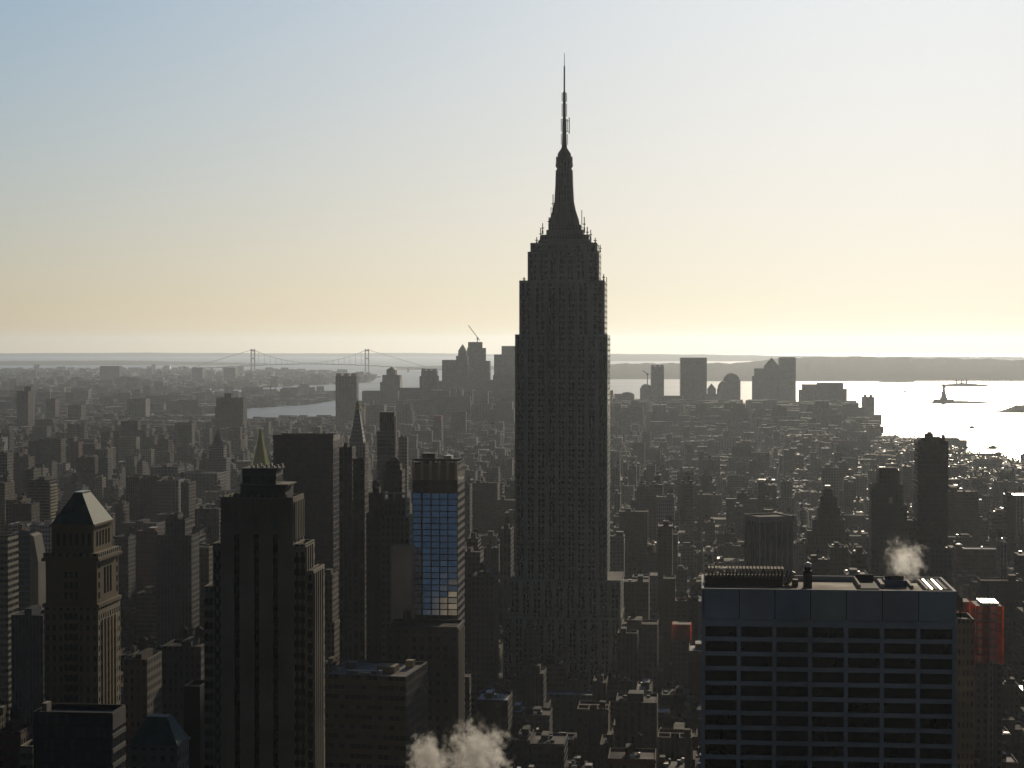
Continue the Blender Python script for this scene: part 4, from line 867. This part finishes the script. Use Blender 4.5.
# ------------------------------------------------------------------ the ordinary city, block by block
def inside(poly, x, y):
    c_ = False; j = len(poly) - 1
    for i in range(len(poly)):
        (xi, yi), (xj, yj) = poly[i], poly[j]
        if (yi > y) != (yj > y) and x < (xj - xi) * (y - yi) / (yj - yi) + xi: c_ = not c_
        j = i
    return c_
FT = np.array(FOOT)
ESBG = grid(*e.c)
def clash(x, y, hw_, hd_):
    dx, dy = FT[:, 0] - x, FT[:, 1] - y
    gv = dx * math.cos(TH) - dy * math.sin(TH); gu = dx * math.sin(TH) + dy * math.cos(TH)
    near = (np.abs(gv) < FT[:, 2] + hw_ + 1) & (np.abs(gu) < FT[:, 3] + hd_ + 1)
    if near.any(): return True
    g_ = grid(x, y); return abs(g_[0] - ESBG[0]) < 62 + hw_ and -50 - hd_ < g_[1] - ESBG[1] < 55 + hd_
def ylimit(px, d):
    if d > 4900 and 610 < px < 892:
        return 412 if 740 < px < 752 or 796 < px < 802 or 856 < px < 862 else 441 if px > 880 else 420 if px > 862 else 397
    if d > 5400: return 386 if 430 < px < 720 else 398 if px < 850 else 412 if px > 850 else 404
    if px < 335: return 414 + max(0, (4500 - d) * .004)
    if px < 870: return 412 + max(0, (5200 - d) * .016)
    return 446 if px < 960 else 465
R = random.Random(21)
LOT = []        # world centre, half width, half depth, height, colour, style, features
PAL = [BRICK] * 5 + [TAN] * 4 + [GREY] * 4 + [BROWN] * 4 + [BUFF] * 2 + [STONE] * 4 + [LIME] * 3 + [DARK] * 2 + [WHITE, CREAM, CREAM]
def height(d, px):
    if d < 1150: return R.uniform(22, 80) * R.uniform(.6, 1)
    if d < 2300: return min(105, R.lognormvariate(3.5, .58))
    if d < 4300:
        h = min(60, R.lognormvariate(3.05, .5)); return R.uniform(50, 95) if R.random() < .06 else h
    if d < 5400:
        if 400 < px < 880 and d > 4700: return min(110, R.lognormvariate(4.0, .5))
        return R.uniform(40, 75) if R.random() < .06 else min(60, R.lognormvariate(3.1, .45))
    return min(120, R.lognormvariate(4.4, .42)) if px > 350 else R.uniform(10, 32)
u = 560.0
while u < 7300:
    v = -1706.0 - (u > 3000) * 528 - (u > 4000) * 1056
    far = u > 3400
    while v < 1500 + (u > 3000) * 600 + (u > 4000) * 800:
        blk = 244.0
        for row in range(2):
            vv = v
            while vv < v + blk - 8:
                wl = R.choice([8, 9, 12, 12, 15, 15, 18, 22, 28, 40]) * (1.25 if far else 1.0) * (1.0 if u > 1500 else .95)
                wl = R.uniform(22, 55) if u > 4800 else wl; wl = min(wl, v + blk - vv); dl = R.uniform(20, 30)
                cv = vv + wl / 2; cu = u + (dl / 2 if row == 0 else 61 - dl / 2); vv += wl
                x, y = ungrid(cv, cu)
                if y < 540: continue
                px, _ = proj(x, y, 0)
                if not (-230 < px < 1250): continue
                if not inside(MAN, x, y) or clash(x, y, wl / 2, dl / 2): continue
                h = height(y, px)
                yj = ylimit(px, y) + R.uniform(0, 26) * R.random()
                for k in range(9):
                    if proj(x, y - dl / 2, h + 6)[1] >= yj or h < 12: break
                    h *= .88
                LOT.append((x, y, wl / 2 - .25, dl / 2, h, R.choice(PAL), R.choice(['masonry', 'masonry', 'masonry', 'strips', 'ribbon', 'masonry']), R.random(), R.random(), R.choice([ROOFC] * 6 + [(.05, .05, .05)] * 4 + [(.09, .08, .07)] * 3 + [PALE, SILVER]), R.randrange(10 ** 6)))
        v += blk + 20
    u += 79
# what each one shows of itself from the roof: nearest first, on a coarse screen
scr = np.zeros((768, 1024), bool); items = [(d_, 'h', (p0, p1, yt)) for d_, p0, p1, yt in OCC]
e_rects = [(1300, 515, 608, 240), (1290, 504, 622, 579), (1280, 482, 640, 695), (600, 200, 324, 588), (600, 210, 315, 544), (700, 43, 120, 607), (700, 49, 110, 525), (550, 31, 124, 711), (750, 322, 430, 674)]
items += [(d_, 'h', (p0, p1, yt)) for d_, p0, p1, yt in e_rects]
for i, L in enumerate(LOT): items.append((L[1] - L[3], 'l', i))
items.sort(key=lambda t_: t_[0])
VIS = {}
for d_, k_, w_ in items:
    if k_ == 'h': p0, p1, yt = w_; yb = 768
    else:
        L = LOT[w_]; pxs = []
        for sx in (-1, 1):
            for sy in (-1, 1):
                g_ = grid(L[0], L[1]); X_, Y_ = ungrid(g_[0] + sx * L[2], g_[1] + sy * L[3]); pxs.append(proj(X_, Y_, L[4]))
        p0, p1 = min(p[0] for p in pxs), max(p[0] for p in pxs); yt = min(p[1] for p in pxs); yb = proj(L[0], L[1] - L[3], 0)[1]
    a0, a1, b0, b1 = max(0, int(p0)), min(1024, int(math.ceil(p1))), max(0, int(yt)), min(768, int(math.ceil(yb)))
    if a0 >= a1 or b0 >= b1: continue
    reg = scr[b0:b1, a0:a1]
    if k_ == 'l':
        n_ = int((~reg).sum()); ys, xs2 = np.nonzero(~reg)
        if n_: VIS[w_] = (n_, a0 + xs2.mean(), b0 + ys.mean())
    reg[:] = True
NIND = 262
order = sorted(VIS, key=lambda i: -VIS[i][0])
chosen = [i for i in order if 8 < VIS[i][1] < 1016 and VIS[i][2] < 762][:NIND]
chs = set(chosen)

def lot_shapes(L):
    """the boxes of one ordinary building in its own frame: (x0,x1,y0,y1,z0,z1)"""
    x, y, hw_, hd_, h, col, style, f1, f2, roof, sd = L
    if f1 < .28 and h > 30: return [(-hw_, hw_, -hd_, hd_, 0, h * .72), (-hw_ * .72, hw_ * .72, -hd_ * .7, hd_ * .75, h * .72, h)]
    if f1 < .40 and hw_ > 8: return [(-hw_, hw_, 0, hd_, 0, h), (-hw_, -hw_ * .25, -hd_, -.02, 0, h), (hw_ * .25, hw_, -hd_, -.02, 0, h)]
    if f1 < .52 and hw_ > 7: return [(-hw_, 0, -hd_, hd_, 0, h), (.02, hw_, -hd_ + 1, hd_ - 1, 0, h * .82)]
    return [(-hw_, hw_, -hd_, hd_, 0, h)]
SHAPE = lambda L: 'setback' if L[7] < .28 and L[4] > 30 else 'courtyard' if L[7] < .40 and L[2] > 8 else 'two-part' if .40 <= L[7] < .52 and L[2] > 7 else 'boxy'
used = {}
def cname(c_): return CNAME[c_]
def label_of(i, L):
    n_, sx, sy = VIS[i]; hw_, hd_, h, col = L[2], L[3], L[4], L[5]
    shape = SHAPE(L); size = 'squat' if h < hw_ * 1.6 else 'slim' if h > hw_ * 5 else ''
    wide = proj(L[0] + hw_, L[1], h)[0] - proj(L[0] - hw_, L[1], h)[0]
    tank_ = ' with water tank' if L[8] > .45 and L[1] < 3200 else ' without water tank' if L[1] < 3200 else ''
    rf = {ROOFC: '', (.05, .05, .05): '', (.09, .08, .07): 'brown-roofed', PALE: 'pale-roofed', SILVER: 'silver-roofed'}[L[9]]
    top = proj(L[0], L[1], h)[1]
    rest = sorted(MARK, key=lambda m_: abs((m_[1] + m_[2]) / 2 - sx) + max(0, m_[3] - sy) * 2 + abs(m_[3] + 60 - sy) * .2)
    def rel(m_):
        gap = m_[1] - sx if sx < m_[1] else sx - m_[2]
        side = 'left' if sx < m_[1] else 'right'
        if gap <= 0: return 'behind and above' if L[1] > m_[4] and top < m_[3] else 'behind' if L[1] > m_[4] else 'in front of'
        return f'touching the {side} side of' if gap < wide * .75 + 3 else f'just {side} of' if gap < 30 else f'{side} of'
    def level(m_):
        d_ = top - m_[3]
        return 'above its roofline' if d_ < -14 else 'level with its roof' if d_ < 14 else 'well below its roof' if d_ > 70 else 'somewhat below its roof'
    c_ = cname(col)
    heads = [f'{c_} {shape} block{tank_}', f'{rf} {c_} {shape} block{tank_}', f'{size} {c_} {shape} block{tank_}', f'{size} {rf} {c_} {shape} block{tank_}']
    heads = [' '.join(q_.split()) for q_ in heads]
    for m_ in rest[:5]:
        for h_ in heads:
            s_ = f'{h_} {rel(m_)} {m_[0]}, {level(m_)}'
            if len(s_.split()) > 16: s_ = f'{h_} {rel(m_)} {m_[0]}'
            if s_ not in used and len(s_.split()) <= 16: used[s_] = 1; return s_
    for m_ in rest[:8]:
        for k_ in rest[:8]:
            if k_ is m_: continue
            s_ = f'{c_} block {rel(m_)} {m_[0]}, {rel(k_)} {k_[0]}'
            if s_ not in used and len(s_.split()) <= 16: used[s_] = 1; return s_
    s_ = f'{c_} {size} {shape} block farther along from {rest[0][0]} than its twin'; used[s_] = 1; return ' '.join(s_.split())
def stories(L): return 3.1 if L[10] % 3 == 0 else 3.6
for i in chosen:
    L = LOT[i]; x, y, hw_, hd_, h, col, style, f1, f2, roof, sd = L; r = random.Random(sd)
    nm = 'apartment_block' if h > 50 else 'loft_building' if hw_ > 9 else 'row_house' if h < 24 else 'walkup_building'
    o = bpy.data.objects.new(nm, None); SC.collection.objects.link(o); o.location = (x, y, 0); o.rotation_euler = (0, 0, -TH)
    tag(o, label_of(i, L), 'building', 'ordinary city buildings')
    k_ = r.uniform(.6, .95); c2 = tuple(q_ * k_ for q_ in col); bay = r.uniform(1.9, 3.6); stz = stories(L)
    for n_, (a0, a1, b0, b1, z0, z1) in enumerate(lot_shapes(L)):
        m = MB(); m.shell(a0, a1, b0, b1, z0, z1, c2, style, bay, stz, 1.0, .4)
        if y < 2600 and style == 'masonry': m.box(a0 - .4, a1 + .4, b0 - .4, b0 - .002, z1 - 1.6, z1 - .5, tuple(q_ * 1.15 for q_ in c2), bottom=True)
        w = m.build('wall' if n_ == 0 else 'upper_storeys' if z0 > 0 else 'wing', o)
        m = MB(); m.sheet(a0 + .4, a1 - .4, b0 + .4, b1 - .4, z1 - 1.0, roof); m.build('roof', w); top = (a0, a1, b0, b1, z1)
    a0, a1, b0, b1, z1 = top
    if y < 3200:
        if a1 - a0 > 6:
            bw_ = r.uniform(3, min(8, (a1 - a0) * .5)); bx = r.uniform(a0 + .8, a1 - bw_ - .8); m = MB(); m.box(bx, bx + bw_, b0 + (b1 - b0) * .35, b0 + (b1 - b0) * .75, z1 - 1, z1 + r.uniform(1.5, 3.5), c2, top=roof, tmat='roof'); m.build('bulkhead', o)
        if f2 > .45: tank(o, r.uniform(a0 + 2, a1 - 2), b1 - 3, z1 - 1, r.uniform(.75, 1.1))
        if f2 < .85:
            for q_ in range(r.randint(2, 6) if y < 2200 else 2):
                m = MB(); ux, uy = r.uniform(a0 + 1, a1 - 3), r.uniform(b0 + 2, b1 - 4); m.box(ux, ux + r.uniform(.8, 2.5), uy, uy + r.uniform(1, 3), z1 - 1, z1 + r.uniform(-.2, 1), r.choice([SILVER, PALE, GREY, GREY]), 'shiny' if r.random() < .5 else 'plain'); m.build('roof_unit', o)
# everything smaller in the picture is one mass
M = MB(); NM = 0
def Tf(x, y, th=TH):
    c_, s_ = math.cos(th), math.sin(th)
    return lambda a_, b_: (x + a_ * c_ + b_ * s_, y - a_ * s_ + b_ * c_)
for i, L in enumerate(LOT):
    if i in chs: continue
    x, y, hw_, hd_, h, col, style, f1, f2, roof, sd = L; r = random.Random(sd); k_ = r.uniform(.35, .6) if y > 4600 else r.uniform(.5, .9); c2 = tuple(q_ * k_ for q_ in col); roof = ROOFC if y > 4600 and roof != SILVER else roof; T_ = Tf(x, y)  # far walls and roofs coloured darker to read as shaded silhouettes
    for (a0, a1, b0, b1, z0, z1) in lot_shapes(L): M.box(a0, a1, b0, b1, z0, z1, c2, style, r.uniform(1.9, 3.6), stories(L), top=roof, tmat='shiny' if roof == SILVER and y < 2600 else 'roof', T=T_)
    if y < 4600:
        for q_ in range(r.randint(1, 4)):
            ux, uy = r.uniform(-hw_ * .9, hw_ * .7), r.uniform(-hd_ * .9, hd_ * .7); sz = r.uniform(.7, 2.2)
            sz *= 1 + y / 4000; M.box(ux, ux + sz, uy, uy + sz * r.uniform(.6, 1.6), h + .003, h + r.uniform(.5, 2.2), r.choice([SILVER, SILVER, PALE, GREY, DARK]), 'shiny' if r.random() < .55 else 'plain', T=T_)
    if y < 5200:
        bw_ = min(hw_, r.uniform(2, 4)); bx = r.uniform(-hw_ + .5, hw_ - bw_ - .3) if hw_ > bw_ else -hw_ * .5
        M.box(bx, bx + bw_, 1, min(hd_ - 1, 6), h + .002, h + r.uniform(2, 5), c2, top=r.choice([roof, roof, roof, SILVER]) if y < 4000 else roof, tmat='roof', T=T_)
        if f2 > .5: M.lathe(r.uniform(-hw_ * .6, hw_ * .6), -2, [(1.9, h + 2.5), (1.9, h + 6.5), (.1, h + 8)], 6, (.09, .07, .05), T=T_)
        if f2 < .3: q_ = r.uniform(-hw_ * .6, hw_ * .4); M.box(q_, q_ + 2, -5, -2, h + .002, h + .8, SILVER, 'shiny', T=T_)
    NM += 1
tag(M.build('city_blocks'), 'dense mass of small distant rooftops filling the city to the shore', kind='stuff')
# low far shore across the river
M = MB(); R2 = random.Random(4)
for k in range(6800):
    px, py = R2.uniform(-300, 400), 368 + 48 * R2.random() ** 1.3
    x, y = gp(px, py)
    if not inside(BRK, x, y): continue
    s_ = R2.uniform(10, 34); h = R2.lognormvariate(2.55, .5) if R2.random() < .97 else R2.uniform(30, 60)
    h = min(h, 70); c2 = tuple(q_ * .8 for q_ in R2.choice(PAL))
    M.box(-s_, s_, -s_ * .7, s_ * .7, 0, h, c2, 'masonry', 4, 3.6, top=R2.choice([ROOFC, ROOFC, PALE, GREY]), tmat='roof', T=Tf(x, y, R2.uniform(-.8, .8)))
tag(M.build('far_shore_buildings'), 'hazy low buildings spread over the far shore', kind='stuff')

# ------------------------------------------------------------------ steam
def steam(name, label, px0, px1, y0_, y1_, d, dep, dens, scale, seed):
    lo, hi = at(px0, y1_, d), at(px1, y0_, d); cx, cz = (lo.x + hi.x) / 2, (lo.z + hi.z) / 2
    w_, h_ = (hi.x - lo.x) / 2, (hi.z - lo.z) / 2
    mat = bpy.data.materials.new(name); mat.use_nodes = True; nt = mat.node_tree; nt.nodes.clear()
    out = nt.nodes.new('ShaderNodeOutputMaterial'); vol = nt.nodes.new('ShaderNodeVolumePrincipled'); nt.links.new(vol.outputs[0], out.inputs['Volume'])
    vol.inputs['Color'].default_value = (.97, .97, .97, 1); vol.inputs['Anisotropy'].default_value = .72
    tcn = nt.nodes.new('ShaderNodeTexCoord'); nz_ = nt.nodes.new('ShaderNodeTexNoise'); nz_.inputs['Scale'].default_value = scale; nz_.inputs['Detail'].default_value = 5; nz_.inputs['Roughness'].default_value = .72
    mp_ = nt.nodes.new('ShaderNodeMapping'); mp_.inputs['Location'].default_value = (seed, seed * 2, 0); nt.links.new(tcn.outputs['Object'], mp_.inputs[0]); nt.links.new(mp_.outputs[0], nz_.inputs['Vector'])
    def mth(op, a_, b_=None):
        n_ = nt.nodes.new('ShaderNodeMath'); n_.operation = op
        for i_, v_ in enumerate((a_, b_)):
            if v_ is None: continue
            if isinstance(v_, (int, float)): n_.inputs[i_].default_value = v_
            else: nt.links.new(v_, n_.inputs[i_])
        return n_.outputs[0]
    # ellipsoid falloff in the plume's own space
    sc_ = nt.nodes.new('ShaderNodeMapping'); sc_.inputs['Scale'].default_value = (1 / w_, 1 / dep, 1 / h_); nt.links.new(tcn.outputs['Object'], sc_.inputs[0])
    ln = nt.nodes.new('ShaderNodeVectorMath'); ln.operation = 'LENGTH'; nt.links.new(sc_.outputs[0], ln.inputs[0])
    f_ = mth('SUBTRACT', mth('ADD', mth('MULTIPLY', nz_.outputs['Fac'], 2.2), -.5), mth('MULTIPLY', ln.outputs['Value'], .95))
    nt.links.new(mth('MULTIPLY', mth('MAXIMUM', f_, 0.0), dens), vol.inputs['Density'])
    m = MB(); m.lathe(0, 0, [(.05 * 1, -h_), (.6, -h_ * .8), (.9, -h_ * .45), (1, 0), (.9, h_ * .45), (.6, h_ * .8), (.05, h_)], 20, WHITE, sx=w_, sy=dep, cap=False)
    o = m.build(name); o.data.materials.clear(); o.data.materials.append(mat); o.location = (cx, d, cz); tag(o, label, 'steam', kind='stuff'); return o
steam('steam', 'white steam cloud billowing at the bottom centre', 396, 462, 718, 806, 730, 10, .4, .2, 3)
steam('steam', 'right lobe of the white steam cloud at the bottom centre', 432, 522, 706, 806, 740, 10, .4, .2, 9)
steam('steam', 'thin steam plume drifting from the white grid tower roof', 876, 934, 530, 594, 519, 5, .3, .4, 5)
